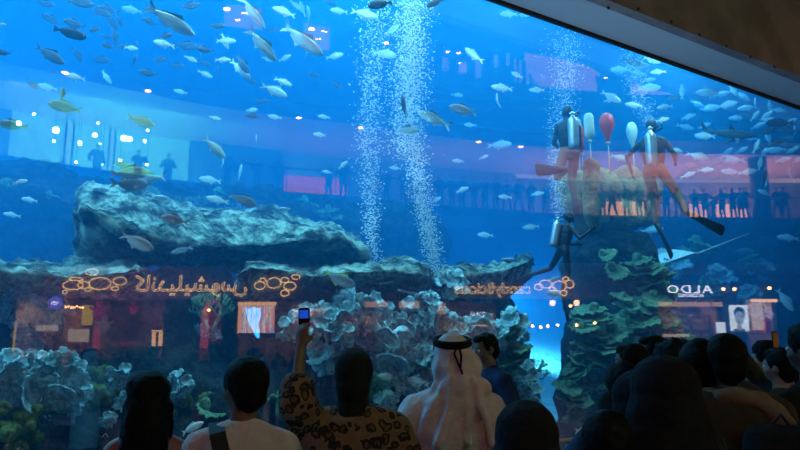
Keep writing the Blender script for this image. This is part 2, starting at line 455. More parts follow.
# ------------------------------------------------------------------ corals
M['coral_pale'] = pbr('pale_coral', (.38, .60, .62), .8, vary=.38, scale=7, bump=.3, spec=.2)
M['coral_olive'] = pbr('olive_coral', (.16, .20, .05), .9, vary=.4, scale=9, bump=.5, spec=.2)
M['coral_green'] = pbr('green_coral', (.20, .40, .22), .85, vary=.4, scale=8, bump=.4, spec=.2)
M['coral_plate'] = pbr('plate_coral', (.17, .30, .16), .85, vary=.4, scale=8, bump=.5, spec=.2)
def cup(bm, c, axis, r, seed, lobes=7, deep=.55, ruff=.16, nr=7, na=44, th=.03):
    """a ruffled cup opening along axis, with a thickness of its own"""
    rnd = random.Random(seed); axis = V(axis).normalized(); x = axis.orthogonal().normalized(); y = axis.cross(x)
    ph = [rnd.uniform(0, 6.28) for _ in range(4)]
    def P(i, j, off):
        f = i / nr; a = 2 * PI * j / na
        rr = r * f * (1 + .12 * f * math.sin(3 * a + ph[0]) + .08 * f * f * math.sin(lobes * a + ph[1]))
        h = r * (deep * f ** 1.6 + ruff * f ** 3 * math.sin(lobes * a + ph[2]) + .07 * f ** 4 * math.sin(2.3 * lobes * a + ph[3])) - off
        return V(c) + x * (rr * math.cos(a)) + y * (rr * math.sin(a)) + axis * h
    top = [[bm.verts.new(P(max(i, .15), j, 0)) for j in range(na)] for i in range(0, nr + 1)]
    bot = [[bm.verts.new(P(max(i, .15), j, th)) for j in range(na)] for i in range(0, nr + 1)]
    for i in range(nr):
        for j in range(na):
            k = (j + 1) % na
            bm.faces.new((top[i][j], top[i][k], top[i + 1][k], top[i + 1][j])); bm.faces.new((bot[i][j], bot[i + 1][j], bot[i + 1][k], bot[i][k]))
    for j in range(na):
        k = (j + 1) % na
        bm.faces.new((top[nr][j], top[nr][k], bot[nr][k], bot[nr][j]))
    bm.faces.new(top[0][::-1]); bm.faces.new(bot[0])
# local axes of a coral: x sideways, y away from the viewer, z up; size 1 across
def mk_cup(seed, n, m):
    bm = bmesh.new(); rnd = random.Random(seed)
    cup(bm, (0, -.05, 0), (rnd.uniform(-.2, .2), -1, .75), .36, seed, lobes=rnd.choice([6, 7, 9]))
    for k in range(n):
        a = 2 * PI * k / n + rnd.uniform(-.3, .3)
        cup(bm, (.27 * math.cos(a), .1, .27 * math.sin(a)), (.8 * math.cos(a), -.8, .8 * math.sin(a) + .5), rnd.uniform(.2, .28), seed * 9 + k, lobes=rnd.choice([5, 6, 8]), nr=5, na=30)
    capsule(bm, (0, .1, -.05), (0, .35, -.3), .16, .2)
    return obj('cup_coral', bm, m, smooth=True)
def mk_plate(seed, n, m):
    bm = bmesh.new(); rnd = random.Random(seed)
    for k in range(n):
        cup(bm, (rnd.uniform(-.14, .14), rnd.uniform(-.06, .1), -.16 * n / 2 + .17 * k), (rnd.uniform(-.3, .3), -.35, 1), rnd.uniform(.34, .5), seed * 7 + k, lobes=rnd.choice([7, 9, 11]), deep=.12, ruff=.07, nr=6, na=44, th=.035)
    capsule(bm, (0, .2, -.16 * n / 2 - .1), (0, .2, .1 * n), .14, .12)
    return obj('plate_coral', bm, m, smooth=True)
def mk_boulder(seed, m):
    bm = bmesh.new(); rnd = random.Random(seed)
    ell(bm, (0, 0, 0), (.34, .3, .3), sub=3)
    for k in range(9):
        a = rnd.uniform(0, 6.28); h = rnd.uniform(-.22, .25)
        ell(bm, (.28 * math.cos(a), .22 * math.sin(a), h), rnd.uniform(.12, .2), sub=2)
    me = remesh(bm, .035, 'boulder_coral'); displace(me, .03, 9, seed, 3)
    return link_mesh('boulder_coral', me, m)
def mk_bush(seed, m, thick=.022):
    bm = bmesh.new(); rnd = random.Random(seed)
    def grow(p, d, L, r, lev):
        q = p + d * L; tube(bm, [p, p + d * L * .5 + V((rnd.uniform(-.02, .02),) * 3), q], [r, r * .9, r * .75], 6)
        if lev == 0: ell(bm, q, r * 1.15, sub=1); return
        for _ in range(3):
            e = (d + V((rnd.uniform(-.8, .8), rnd.uniform(-.8, .8), rnd.uniform(-.5, .8)))).normalized(); grow(q, e, L * .78, r * .75, lev - 1)
    for _ in range(6):
        grow(V((rnd.uniform(-.1, .1), rnd.uniform(-.1, .1), -.4)), V((rnd.uniform(-.7, .7), rnd.uniform(-.6, .6), 1)).normalized(), .3, thick * 1.6, 3)
    return obj('branching_coral', bm, m, smooth=True)
cups = [mk_cup(s, n, M['coral_pale']) for s, n in ((11, 4), (12, 5), (13, 3), (14, 6))]
plates = [mk_plate(s, n, M['coral_plate']) for s, n in ((21, 2), (22, 3), (23, 1))]
greens = [mk_boulder(s, M['coral_olive']) for s in (31, 32)]
bushes = [mk_bush(41, M['coral_green']), mk_bush(42, M['coral_pale'], .016)]
def put(proto, px, py, size, d, label, cat, group=None, rz=0, rx=0, sz=1.0, roll=0):
    p = tank(px, py, d); k = size * zc(p) / F
    vd = V((ray(px, py).x, ray(px, py).y, 0)).normalized()
    mt = frame(p, V((vd.y, -vd.x, 0)), vd, V((0, 0, 1))) @ Matrix.Rotation(rz, 4, 'Z') @ Matrix.Rotation(rx, 4, 'X') @ Matrix.Rotation(roll, 4, 'Y') @ Matrix.Diagonal((k, k, k * sz, 1))
    return inst(proto, mt, label, cat, group)
rnd = random.Random(5)
# singled out corals
for (px, py, s, d, k, lab) in [
    (29, 393, 50, .9, 1, 'large pale ruffled cup coral with a dark hollow centre low on the dark reef wall'),
    (6, 372, 44, .9, 3, 'pale cup coral cut by the side edge of the picture, beside the largest cup coral'),
    (22, 361, 30, 1.2, 0, 'cup coral standing above the large ruffled one'),
    (323, 357, 38, 1.2, 2, 'round wide cup coral right under the raised phone hand'),
    (318, 322, 46, 1.2, 3, 'tall pale leafy coral beside the raised phone'),
    (392, 363, 44, 1.0, 3, 'cluster of pale cup corals next to the head in the leopard shawl'),
    (349, 306, 40, 1.2, 1, 'frilly cup coral under the rock ledge between the phone and the white headcloth'),
    (452, 284, 34, 1.5, 0, 'pale translucent leafy coral hanging at the joint of two ledges')]:
    put(cups[k], px, py, s, d, lab, 'coral', rz=rnd.uniform(-.3, .3), roll=rnd.uniform(-3, 3))
for lst, g, lab in [
    ([(52, 376, 32), (61, 393, 34), (73, 374, 28), (71, 406, 26), (48, 362, 24), (66, 360, 24), (80, 392, 22), (12, 398, 24)], 'pale cup corals around the largest one', 'pale cup coral in the cluster around the large ruffled one'),
    ([(122, 376, 26), (125, 403, 22), (178, 384, 26), (118, 432, 26), (108, 420, 16), (98, 440, 24)], 'pale cup corals around the long haired woman', 'small pale cup coral seen beside the long haired woman'),
    ([(12, 296, 34), (28, 286, 28), (36, 302, 36), (52, 292, 30), (58, 312, 32), (2, 312, 30), (46, 322, 34), (20, 320, 24), (30, 340, 40)], 'dim cup corals under the low ledge', 'dim blue cup coral hanging under the low rough ledge'),
    ([(290, 328, 26), (301, 317, 24), (345, 320, 34), (362, 330, 34), (370, 306, 30), (341, 335, 26), (335, 318, 22), (385, 318, 30), (392, 338, 34), (408, 328, 30), (376, 342, 26), (304, 338, 24)], 'pale cup corals crowded under the middle ledge', 'pale cup coral crowded under the ledge beneath the massive one'),
    ([(376, 366, 26), (404, 352, 28), (413, 372, 30), (424, 356, 28), (434, 376, 28), (396, 382, 24), (418, 392, 28), (380, 388, 22), (386, 402, 24)], 'pale cup corals before the white headcloth', 'pale cup coral low on the reef beside the white robed man'),
    ([(418, 306, 30), (430, 302, 24), (438, 320, 28), (426, 330, 30), (452, 326, 26), (468, 330, 28), (484, 326, 26), (494, 336, 30), (458, 342, 26), (478, 344, 24)], 'cup corals under the tapering ledge', 'cup coral under the tapering ledge')]:
    for (px, py, s) in lst:
        put(rnd.choice(cups), px, py, s * (.85 if 'dim blue' in lab else 1.08), 2.2 if 'dim blue' in lab else rnd.uniform(.75, 1.35), lab, 'coral', g, rz=rnd.uniform(-.5, .5), roll=rnd.uniform(-3, 3))
for (px, py, s) in [(85, 388, 30), (105, 372, 26), (98, 396, 34), (112, 392, 24), (86, 410, 20), (92, 372, 16)]:
    put(rnd.choice(greens), px, py, s, 1.4, 'olive lumpy coral in the patch between pale cups and long haired woman', 'coral', 'olive corals beside the long haired woman', rz=rnd.uniform(0, 6))
for (px, py, s) in [(8, 430, 40), (26, 418, 34), (16, 446, 30), (36, 436, 18), (2, 408, 26)]:
    put(rnd.choice(greens), px, py, s, .8, 'olive lumpy coral at the very bottom under the largest cup coral', 'coral', 'olive corals at the bottom corner', rz=rnd.uniform(0, 6))
for (px, py, s) in [(183, 400, 26), (188, 422, 26), (200, 428, 20), (174, 414, 14), (205, 398, 16)]:
    put(rnd.choice(greens), px, py, s, 1.2, 'rounded coral head between the long haired woman and the backpack man', 'coral', 'coral heads beside the backpack man', rz=rnd.uniform(0, 6))
for (px, py, s, z) in [(210, 312, 34, 1.5), (204, 338, 28, 1.2), (178, 372, 20, .8), (190, 374, 20, .8), (285, 376, 26, 1), (276, 392, 22, .9), (300, 402, 26, .9), (268, 366, 22, 1)]:
    put(rnd.choice(bushes), px, py, s, rnd.uniform(1.8, 2.3), 'feathery green branching coral on the dark reef near the bright gap', 'coral', 'branching corals near the bright gap', sz=z)
for (px, py, s) in [(512, 322, 32), (506, 340, 34), (516, 352, 34), (504, 366, 34), (520, 376, 36), (512, 392, 34), (528, 396, 30), (524, 414, 36), (500, 384, 26), (538, 428, 34), (520, 334, 22), (492, 352, 28), (482, 368, 26), (486, 340, 24)]:
    put(rnd.choice(cups[:3] + plates[:1]), px, py, s, rnd.uniform(1.0, 1.6), 'leafy coral on the reef edge facing the open channel', 'coral', 'leafy corals along the open channel', rz=rnd.uniform(-.6, .6), roll=rnd.uniform(-1, 1))
for (px, py, s) in [(534, 366, 20), (529, 378, 16), (541, 374, 14)]:
    put(bushes[0], px, py, s, 1.6, 'dark twiggy coral sticking out into the open channel', 'coral', 'twiggy corals in the channel')
put(plates[2], 205, 408, 46, 1.0, 'flat pale coral shelf behind the backpack man', 'coral'); put(plates[2], 295, 400, 60, 1.0, 'flat coral shelf behind the leopard patterned sleeve', 'coral', rz=2)
for (px, py, s, d, lab) in [(612, 271, 34, 1.9, 'oval plate coral in the middle of the pillar front'), (604, 256, 26, 1.9, 'narrow tilted plate coral high on the pillar')]:
    put(plates[2], px, py, s, d, lab, 'coral', roll=-.5 if py < 260 else 0, rx=.5)
for (px, py, s) in [(640, 264, 30), (648, 275, 34), (655, 290, 30), (650, 300, 30), (660, 306, 26), (588, 314, 30), (602, 322, 34), (620, 316, 30), (636, 322, 34), (654, 322, 34), (580, 328, 26), (594, 338, 36), (614, 338, 36), (632, 342, 34), (652, 340, 32), (672, 338, 26),
    (578, 350, 28), (592, 358, 36), (610, 362, 34), (574, 370, 24), (588, 380, 34), (604, 384, 30), (572, 392, 26), (584, 404, 28), (574, 414, 22), (640, 308, 26), (668, 322, 22), (684, 345, 26), (664, 355, 30), (625, 300, 20)]:
    put(rnd.choice(plates), px, py, s * 1.35, rnd.uniform(1.6, 2.1), 'ragged plate coral in the tiers growing round the rock pillar', 'coral', 'plate corals round the pillar', rz=rnd.uniform(-.8, .8), roll=rnd.uniform(-.35, .35), rx=rnd.uniform(0, .3), sz=.7)
for k in range(15):
    px, py = rnd.uniform(655, 800), rnd.uniform(240, 350)
    put(rnd.choice(plates + cups), px, py, rnd.uniform(22, 40), rnd.uniform(5.5, 7.5), 'hazy blue coral clump on the slope behind the pillar', 'coral', 'corals on the hazy slope', rz=rnd.uniform(-1, 1))
for k in range(14):
    px = rnd.uniform(0, 400); py = 182 + px * .06 + rnd.uniform(0, 40)
    put(rnd.choice(plates + greens + bushes), px, py, rnd.uniform(18, 36), 9.6, 'hazy coral clump on the far reef wall', 'coral', 'corals on the far reef wall', rz=rnd.uniform(-1, 1))
# round pale rimmed clams resting on the ledges
M['clam'] = pbr('clam_shell', (.75, .8, .78), .5, vary=.2); M['clam_in'] = pbr('clam_mantle', (.03, .06, .12), .4)
cl = empty('giant_clam'); bm = bmesh.new(); lathe(bm, [(.1, 0), (.38, .08), (.5, .2), (.46, .24), (.36, .16)], n=28); obj('shell', bm, M['clam'], cl, True)
bm = bmesh.new(); lathe(bm, [(.40, .16), (.36, .20), (.2, .22), (.05, .2)], n=24); obj('mantle', bm, M['clam_in'], cl, True)
for (px, py, s, d, lab) in [(101, 192, 17, 3.4, 'round pale rimmed clam on the end corner of the massive ledge'), (160, 200, 16, 3.2, 'round dark clam on top of the massive ledge behind the pink fish'), (284, 211, 13, 3.7, 'small pale rimmed clam on the low side of the massive ledge'),
    (204, 212, 11, 3.2, 'dark little clam halfway along the massive ledge'), (466, 267, 14, 2.4, 'pale rimmed clam on the tapering ledge'), (508, 261, 13, 2.6, 'pale clam near the pointed end of the tapering ledge')]:
    p = tank(px, py, d); k = s * zc(p) / F
    inst(cl, frame(p, V((k, 0, 0)), V((0, k, 0)), V((0, 0, k * .8))) , lab, 'clam')
# pale whips of soft coral
M['whip'] = pbr('soft_coral', (.7, .85, .85), .7)
for pts, lab in [([(440, 272), (448, 284), (460, 282), (474, 276), (488, 268)], 'long pale whip of soft coral along the tapering ledge'), ([(398, 290), (415, 294), (430, 288), (442, 276), (446, 268)], 'pale curling whip of soft coral under the middle ledge'), ([(380, 284), (400, 280), (420, 284), (436, 278)], 'short pale soft coral whip over the cup corals')]:
    bm = bmesh.new(); P = [tank(x, y, 1.3 + .1 * i) for i, (x, y) in enumerate(rsm(pts, 24))]; c = P[12].copy()
    tube(bm, [p - c for p in P], [.012 + .018 * math.sin(PI * i / 23) for i in range(24)], 8)
    tag(obj('soft_coral', bm, M['whip'], smooth=True, loc=c), lab, 'coral')
# ================================================================== the mall behind the viewers, seen mirrored in the glass
# everything below is laid out as it appears beyond the glass and then turned over to its real side
MIR = Matrix.Translation(N * GD) @ Matrix(((1 - 2 * N.x * N.x, -2 * N.x * N.y, 0, 0), (-2 * N.x * N.y, 1 - 2 * N.y * N.y, 0, 0), (0, 0, 1, 0), (0, 0, 0, 1))) @ Matrix.Translation(-N * GD)
def flip(bm): bmesh.ops.transform(bm, matrix=MIR, verts=bm.verts); return bm
def vobj(name, bm, m, parent=None, smooth=False):
    flip(bm); return obj(name, bm, m, parent, smooth)
def PX(px, py, y): return at_y(px, py, y)
def vbox(name, x0, x1, y0, y1, Y, dep, m, parent=None, front=0.0):
    cx, cy_ = (x0 + x1) / 2, (y0 + y1) / 2
    bm = bmesh.new(); a, b = PX(x0, cy_, Y).x, PX(x1, cy_, Y).x; t, u = PX(cx, y0, Y).z, PX(cx, y1, Y).z
    add_box(bm, (a, Y - front, u), (b, Y + dep, t)); return vobj(name, bm, m, parent)
def varea(name, p, tgt, size, col, power, sy=None):
    return area(name, MIR @ V(p), size, col, power, MIR @ V(tgt), sy)
def struct(o): return tag(o, None, None, kind='structure')
M['fascia'] = pbr('dark_fascia', (.02, .022, .03), .7); M['sign_band'] = pbr('brown_sign_band', (.26, .17, .18), .7); M['mauve'] = pbr('mauve_plaster', (.62, .42, .42), .8); M['mall_wall'] = pbr('mall_wall', (.22, .20, .24), .8)
M['wall_aqua'] = pbr('shop_wall_pale', (.75, .8, .75), .7); M['gold'] = glow('gold_sign_tube', (1.0, .58, .18), 5.5); M['letter_face'] = pbr('dark_letter_face', (.01, .012, .03), .5)
M['white_sign'] = glow('white_sign_light', (.85, .85, 1.0), 5.5); M['downlight'] = glow('warm_downlight', (1, .42, .14), 22); M['lamp_white'] = glow('cool_white_lamp', (.6, 1, .85), 35); M['header_soft'] = glow('soft_amber_header', (1, .50, .30), 1.5); M['lamp_shade'] = glow('warm_lamp_shade', (1, .6, .35), 9); M['lamp_soft'] = glow('soft_cove_light', (1, .6, .42), 1.0); M['lamp_amb'] = glow('amber_strip', (1, .52, .22), 3.6)
M['red_glow'] = glow('red_backlight', (1, .03, .08), 1.3); M['pink_glow'] = glow('pink_backlight', (1, .10, .16), 1.6); M['warm_glow'] = glow('warm_backlight', (1, .42, .20), 3.2); M['poster'] = glow('backlit_poster_white', (.75, .85, .9), 3.2)
M['poster_hair'] = glow('backlit_poster_black', (.02, .03, .04), 1); M['poster_skin'] = glow('backlit_poster_grey', (.30, .32, .36), 3.0); M['poster_dark'] = glow('backlit_poster_dark', (.08, .09, .12), 2.0)
M['shop_white'] = pbr('white_goods', (.8, .75, .7), .6); M['shop_red'] = pbr('red_goods', (.7, .03, .05), .6); M['shop_pink'] = pbr('pink_goods', (.9, .10, .30), .5); M['shop_yel'] = pbr('yellow_goods', (.85, .7, .08), .6); M['shop_brown'] = pbr('wooden_shelf', (.34, .22, .15), .6); M['shop_green'] = pbr('green_goods', (.1, .4, .12), .6)
# gallery ribbon: floor edge and ceiling edge, bending with the hall
HG, HC = 8.98, 12.51
GE = [(-90, 142), (-40, 148), (0, 154), (60, 163), (105, 170), (200, 183), (280, 191), (350, 196), (430, 204), (520, 211), (600, 215), (700, 217), (800, 218), (880, 218)]
GP = [at_h(x, y, HG) for x, y in rsm(GE, 60)]; GPF = [at_h(x, y, HG) for x, y in rsm(GE, 900)]
def ged(px, back=0.0, z=HG):
    """point over the gallery floor at a column of the picture"""
    best = min(range(len(GPF)), key=lambda i: abs((400 + F * (GPF[i] - EYE).x / zc(GPF[i])) - px)); p = GPF[best]
    dr = V((p.x, p.y, 0)).normalized(); return V((p.x, p.y, 0)) + dr * back + V((0, 0, z))
def ribbon(name, z0, z1, b0, b1, m):
    bm = bmesh.new(); rs = []
    for p in GP:
        d = V((p.x, p.y, 0)).normalized(); q = V((p.x, p.y, 0))
        rs.append([q + d * b0 + V((0, 0, z0)), q + d * b1 + V((0, 0, z0)), q + d * b1 + V((0, 0, z1)), q + d * b0 + V((0, 0, z1))])
    rings(bm, rs); return struct(vobj(name, bm, m))
ribbon('floor_gallery', HG - .55, HG, 0, 6.2, M['fascia']); ribbon('ceiling_gallery', HC, HC + .7, -.1, 6.4, M['mauve']); varea('gallery_light', ged(110, 2.5, HG + .6), ged(110, 3.5, HC), 2.5, (.12, 1, .5), 900); ribbon('wall_gallery', HG, HC, 6, 6.2, M['mall_wall'])
GPA = GP; GP = [p for p in GPA if 400 + F * (p - EYE).x / zc(p) > 505]; ribbon('trim_gallery', HC - .26, HC - .05, 5.8, 5.95, M['lamp_soft']); GP = GPA
root = empty('gallery_rail'); tag(root, 'dark rail along the upper gallery, mirrored in the glass', 'rail')
bm = bmesh.new(); tube(bm, [V((p.x, p.y, HG + 1.12)) for p in GP[20:]], .045, 8); vobj('rail_bar', bm, M['fascia'], root)
for i in range(20, 60, 3):
    bm = bmesh.new(); tube(bm, [V((GP[i].x, GP[i].y, HG)), V((GP[i].x, GP[i].y, HG + 1.12))], .025, 6); vobj('post', bm, M['fascia'], root)
for px, col, pw in [(20, (.5, 1, .62), 350), (90, (.10, 1, .42), 3200), (160, (.10, 1, .42), 2600), (260, (.6, .35, .8), 60), (350, (.6, .4, .8), 70), (450, (.8, .45, .55), 80), (540, (1, .45, .35), 110), (620, (1, .45, .28), 260), (690, (1, .45, .28), 380), (760, (1, .45, .28), 380)]:
    p = ged(px, 3.0 if px > 200 else 1.6, HG + .5 if px > 200 else HC - .3); varea('gallery_light', p, (p + V((0, 0, 3))) if px > 200 else (ged(px, 5.8, HG + 1.2)), 2.4 if px > 200 else 1.2, col, pw)
def gwin(name, x0, x1, z0, z1, m, back=5.9):
    a, b = ged(x0, back), ged(x1, back); bm = bmesh.new(); d = V((a.x + b.x, a.y + b.y, 0)).normalized() * .1
    rings(bm, [[V((a.x, a.y, z0)), V((b.x, b.y, z0)), V((b.x, b.y, z1)), V((a.x, a.y, z1))], [V((a.x, a.y, z0)) + d, V((b.x, b.y, z0)) + d, V((b.x, b.y, z1)) + d, V((a.x, a.y, z1)) + d]]); return vobj(name, bm, m)
root = None
for k, (x0, x1, m_, z0, z1, lab) in enumerate([(284, 348, 'red_glow', .1, 2.3, 'tall red lit shop window behind the pair at the gallery rail, mirrored'), (526, 560, 'pink_glow', .1, 1.2, 'low pink lit window behind the gallery crowd near the upper diver, mirrored'), (600, 645, 'warm_glow', .1, 2.0, 'amber lit opening in the gallery behind the sponge mass, mirrored'),
        (690, 708, 'warm_glow', .1, 1.9, 'amber lit opening on the far side of the bending diver, mirrored'), (716, 750, 'warm_glow', .1, 1.9, 'widest amber lit opening behind the gallery crowd, mirrored')]):
    root = empty('shop_window'); tag(root, lab, 'window'); o = gwin('pane', x0, x1, HG + z0, HG + z1, M[m_]); o.parent = root
    o = gwin('frame', x0 - 1.5, x0, HG, HG + z1 + .1, M['fascia'], 5.85); o.parent = root; o = gwin('frame', x1, x1 + 1.5, HG, HG + z1 + .1, M['fascia'], 5.85); o.parent = root
for x0, x1 in [(-80, 8), (64, 70), (108, 112), (190, 280)]:
    struct(gwin('trim_mullion', x0, x1, HG, HC, M['fascia'] if x1 - x0 > 20 else M['mauve'], 5.6))
for x0, x1 in [(8, 62), (72, 106), (114, 188)]:
    struct(gwin('wall_aqua_room', x0, x1, HG, HC, M['wall_aqua'], 5.8))
def fitting(name, p, r, m, lab, cat, group=None, down=True):
    root = empty(name); bm = bmesh.new(); lathe(bm, [(r, 0), (r, .03)], c=p, n=14); vobj('lens', bm, m, root)
    bm = bmesh.new(); lathe(bm, [(r * 1.25, .03), (r * 1.25, .09)], c=p, n=14); vobj('rim', bm, M['fascia'], root); return tag(root, lab, cat, group)
for px, py, r in [(19, 123, .22), (56, 130, .30), (95, 135, .22), (80, 143, .20), (124, 138, .30), (130, 139, .24), (100, 144, .12), (34, 114, .14), (145, 141, .16), (147, 164, .16), (102, 164, .12), (76, 162, .12), (98, 123, .12), (148, 130, .14), (54, 141, .12), (120, 160, .14)]:
    p = at_y(px, py, ged(px).length + 3.2 - abs(px - 400) * .011); bm = bmesh.new(); root = empty('ceiling_light')
    ell(bm, p, r * .5, sub=3); vobj('globe', bm, M['lamp_white'], root, True); bm = bmesh.new(); tube(bm, [p + V((0, 0, r * .55)), V((p.x, p.y, max(HC, p.z + .2)))], .012, 6); vobj('cord', bm, M['fascia'], root)
    tag(root, 'glaring white globe lamp hanging in the aqua room, mirrored in the glass', 'light', 'globe lamps of the aqua room')
for px, py in [(65, 73), (148, 91), (299, 118), (361, 128), (479, 142), (521, 147), (295, 160), (318, 163)]:
    p = at_h(px, py, HC - .04); fitting('ceiling_light', p, .13, M['downlight'], 'small orange downlight in the gallery ceiling, mirrored in the glass', 'light', 'orange gallery downlights')
# upper hall ceiling with its small lights
UP_Z = 21.0
bm = bmesh.new(); c = [at_h(px, py, UP_Z) for px, py in ((190, -60), (620, -60), (560, 76), (190, 62))]
for (x0, x1, ya, yb, m_) in [(224, 262, 3, 26, 'mauve'), (304, 330, 22, 47, 'mauve')]:
    P = [at_h(x0, ya, UP_Z - .1), at_h(x1, ya + 5, UP_Z - .1), at_h(x1, yb + 4, UP_Z - .1), at_h(x0, yb, UP_Z - .1)]
    b = bmesh.new(); rings(b, [P, [p + V((0, 0, .2)) for p in P]]); vobj('ceiling_panel', b, M[m_]); tag(bpy.context.scene.objects[-1] if False else [o for o in C.objects if o.name.startswith('ceiling_panel')][-1], 'mauve ceiling panel holding small lights, ' + ('over the slender plunging fish' if x0 < 300 else 'over the reddish tailed fish') + ', mirrored', 'ceiling panel')
    q = sum(P, V()) / 4; varea('panel_uplight', q - V((0, 0, 2.5)), q, 1.5, (.75, .4, .7), 120)
bm.free()
for px, py, r in [(227, 9, .20), (243, 13, .08), (246, 13, .08), (236, 20, .08), (239, 20, .08), (312, 29, .19), (323, 31, .08), (326, 32, .08), (317, 39, .08), (320, 39, .08), (387, 43, .15), (448, 52, .12), (459, 53, .13), (460, 63, .08), (606, 78, .1)]:
    p = at_h(px, py, UP_Z - .25); fitting('ceiling_light', p, r, M['downlight'], 'tiny warm light high in the mall ceiling, mirrored in the glass', 'light', 'tiny ceiling lights')
# lit posts and awning of the top level
for i, (x0, x1, y0, y1) in enumerate([(443, 449, 57, 69), (459, 467, 62, 72), (476, 481, 60, 76), (495, 498, 55, 66), (507, 510, 53, 64), (515, 517, 58, 80), (520, 522, 60, 81), (527, 529, 60, 83), (534, 537, 62, 82)]):
    o = vbox('lit_post', x0, x1, y0, y1, 44, .3, M['mauve']); tag(o, 'dimly lit pink post on the topmost mall level, mirrored in the glass', 'post', 'pink posts of the topmost level')
root = empty('awning'); tag(root, 'pale pink slanted awning on the topmost level, mirrored beside the bubbles', 'awning')
bm = bmesh.new(); A = [PX(525, 56, 42), PX(580, 64, 42), PX(595, 72, 42), PX(598, 90, 42), PX(540, 85, 42), PX(528, 68, 42)]; rings(bm, [A, [p + V((0, .3, 0)) for p in A]]); vobj('canopy', bm, M['mauve'], root)
bm = bmesh.new(); tube(bm, [PX(525, 54, 41.9), PX(580, 62, 41.9), PX(600, 75, 41.9)], .12, 6); vobj('edge_beam', bm, M['mauve'], root)
o = vobj('awning', (lambda b: (rings(b, [[PX(630, 82, 40), PX(676, 95, 40), PX(632, 94, 40)], [PX(630, 82, 40.3), PX(676, 95, 40.3), PX(632, 94, 40.3)]]), b)[1])(bmesh.new()), M['mauve']); tag(o, 'pink pointed awning tip, mirrored next to the sloping ceiling edge', 'awning')
varea('top_light', PX(540, 110, 36), PX(560, 75, 42), 1.5, (1, .45, .35), 600); varea('top_light', PX(460, 100, 38), PX(470, 66, 44), 1.5, (.9, .45, .45), 250); varea('top_light', PX(640, 110, 36), PX(650, 88, 40), 1, (1, .45, .45), 250)
root = empty('roof_truss'); tag(root, 'dark steel truss crossing under the topmost level, mirrored above the stout grey fish', 'truss')
for pts in [[(400, 78), (470, 86), (560, 104)], [(420, 106), (480, 112), (545, 106)], [(430, 82), (470, 100), (520, 106)], [(440, 106), (490, 88), (520, 92)], [(405, 90), (520, 108)]]:
    bm = bmesh.new(); tube(bm, [PX(x, y, 35) for x, y in pts], .16, 6); vobj('beam', bm, M['fascia'], root)
# round column
bm = bmesh.new(); p = ged(763, .8); lathe(bm, [(.48, -.5), (.48, 3.6)], c=p, n=24); o = vobj('column', bm, M['letter_face'], None, True); struct(o)
# ---- shop row on the ground floor, frontal
FY = 37.0
struct(vbox('wall_facade', -60, 860, 222, 299, FY, .6, M['fascia'])); struct(vbox('trim_sign_band', -60, 650, 266, 299, FY - .1, .1, M['sign_band']))
for px in (20, 130, 240, 350, 460, 570): varea('sign_light', PX(px, 305, FY - 1.6), PX(px, 284, FY), 5.2, (1, .65, .65), 12, .3); struct(vbox('trim_facade', 560, 860, 264, 275, FY, .4, M['mauve'], None, .35))
varea('facade_light', PX(700, 330, 34.5), PX(700, 270, 37), 5, (.7, .35, .6), 40, .5)
def shop(x0, x1, y0, y1, wallm, col, pw, dep=4.0, Y=FY):
    cx = (x0 + x1) / 2; xa, xb = PX(x0, 320, Y).x, PX(x1, 320, Y).x; zt = PX(cx, y0, Y).z
    bm = bmesh.new(); add_box(bm, (xa, Y + dep, 0), (xb, Y + dep + .2, zt)); add_box(bm, (xa - .1, Y + .1, 0), (xa, Y + dep, zt)); add_box(bm, (xb, Y + .1, 0), (xb + .1, Y + dep, zt)); add_box(bm, (xa, Y + .1, zt), (xb, Y + dep, zt + .1)); add_box(bm, (xa, Y + .1, 0), (xb, Y + dep, .05))
    struct(vobj('wall_shop', bm, M[wallm])); varea('shop_lamp', V(((xa + xb) / 2, Y + dep * .4, zt - .1)), V(((xa + xb) / 2, Y + dep * .7, 0)), max(.6, (xb - xa) * .6), col, pw * 2.0, 1.2)
def mblock(px, y0, y1, w=1):  # dark pier between shops
    return struct(vbox('wall_pier', px, px + w, y0, y1, FY, .4, M['fascia']))
WARM = (1, .62, .38)
shop(8, 61, 300, 400, 'shop_white', WARM, 60); shop(63, 108, 299, 400, 'shop_brown', (1, .5, .4), 55); shop(110, 162, 300, 400, 'shop_brown', (1, .4, .3), 14)
shop(198, 220, 300, 400, 'shop_red', (1, .6, .5), 20); shop(237, 330, 302, 400, 'shop_brown', WARM, 55); shop(332, 434, 302, 400, 'shop_brown', (1, .5, .4), 38); shop(437, 497, 303, 400, 'shop_brown', WARM, 55)
shop(660, 724, 300, 400, 'shop_brown', (1, .6, .45), 60); shop(750, 780, 298, 400, 'shop_white', (1, .55, .45), 60)
for a, b in [(-60, 7), (162, 197), (221, 236), (498, 535), (598, 659), (725, 749), (781, 860)]: mblock(a, 296, 420, b - a)
def item(name, x0, x1, y0, y1, Y, m, lab, cat, group=None, dep=.4): o = vbox(name, x0, x1, y0, y1, Y, dep, M[m]); return tag(o, lab, cat, group)
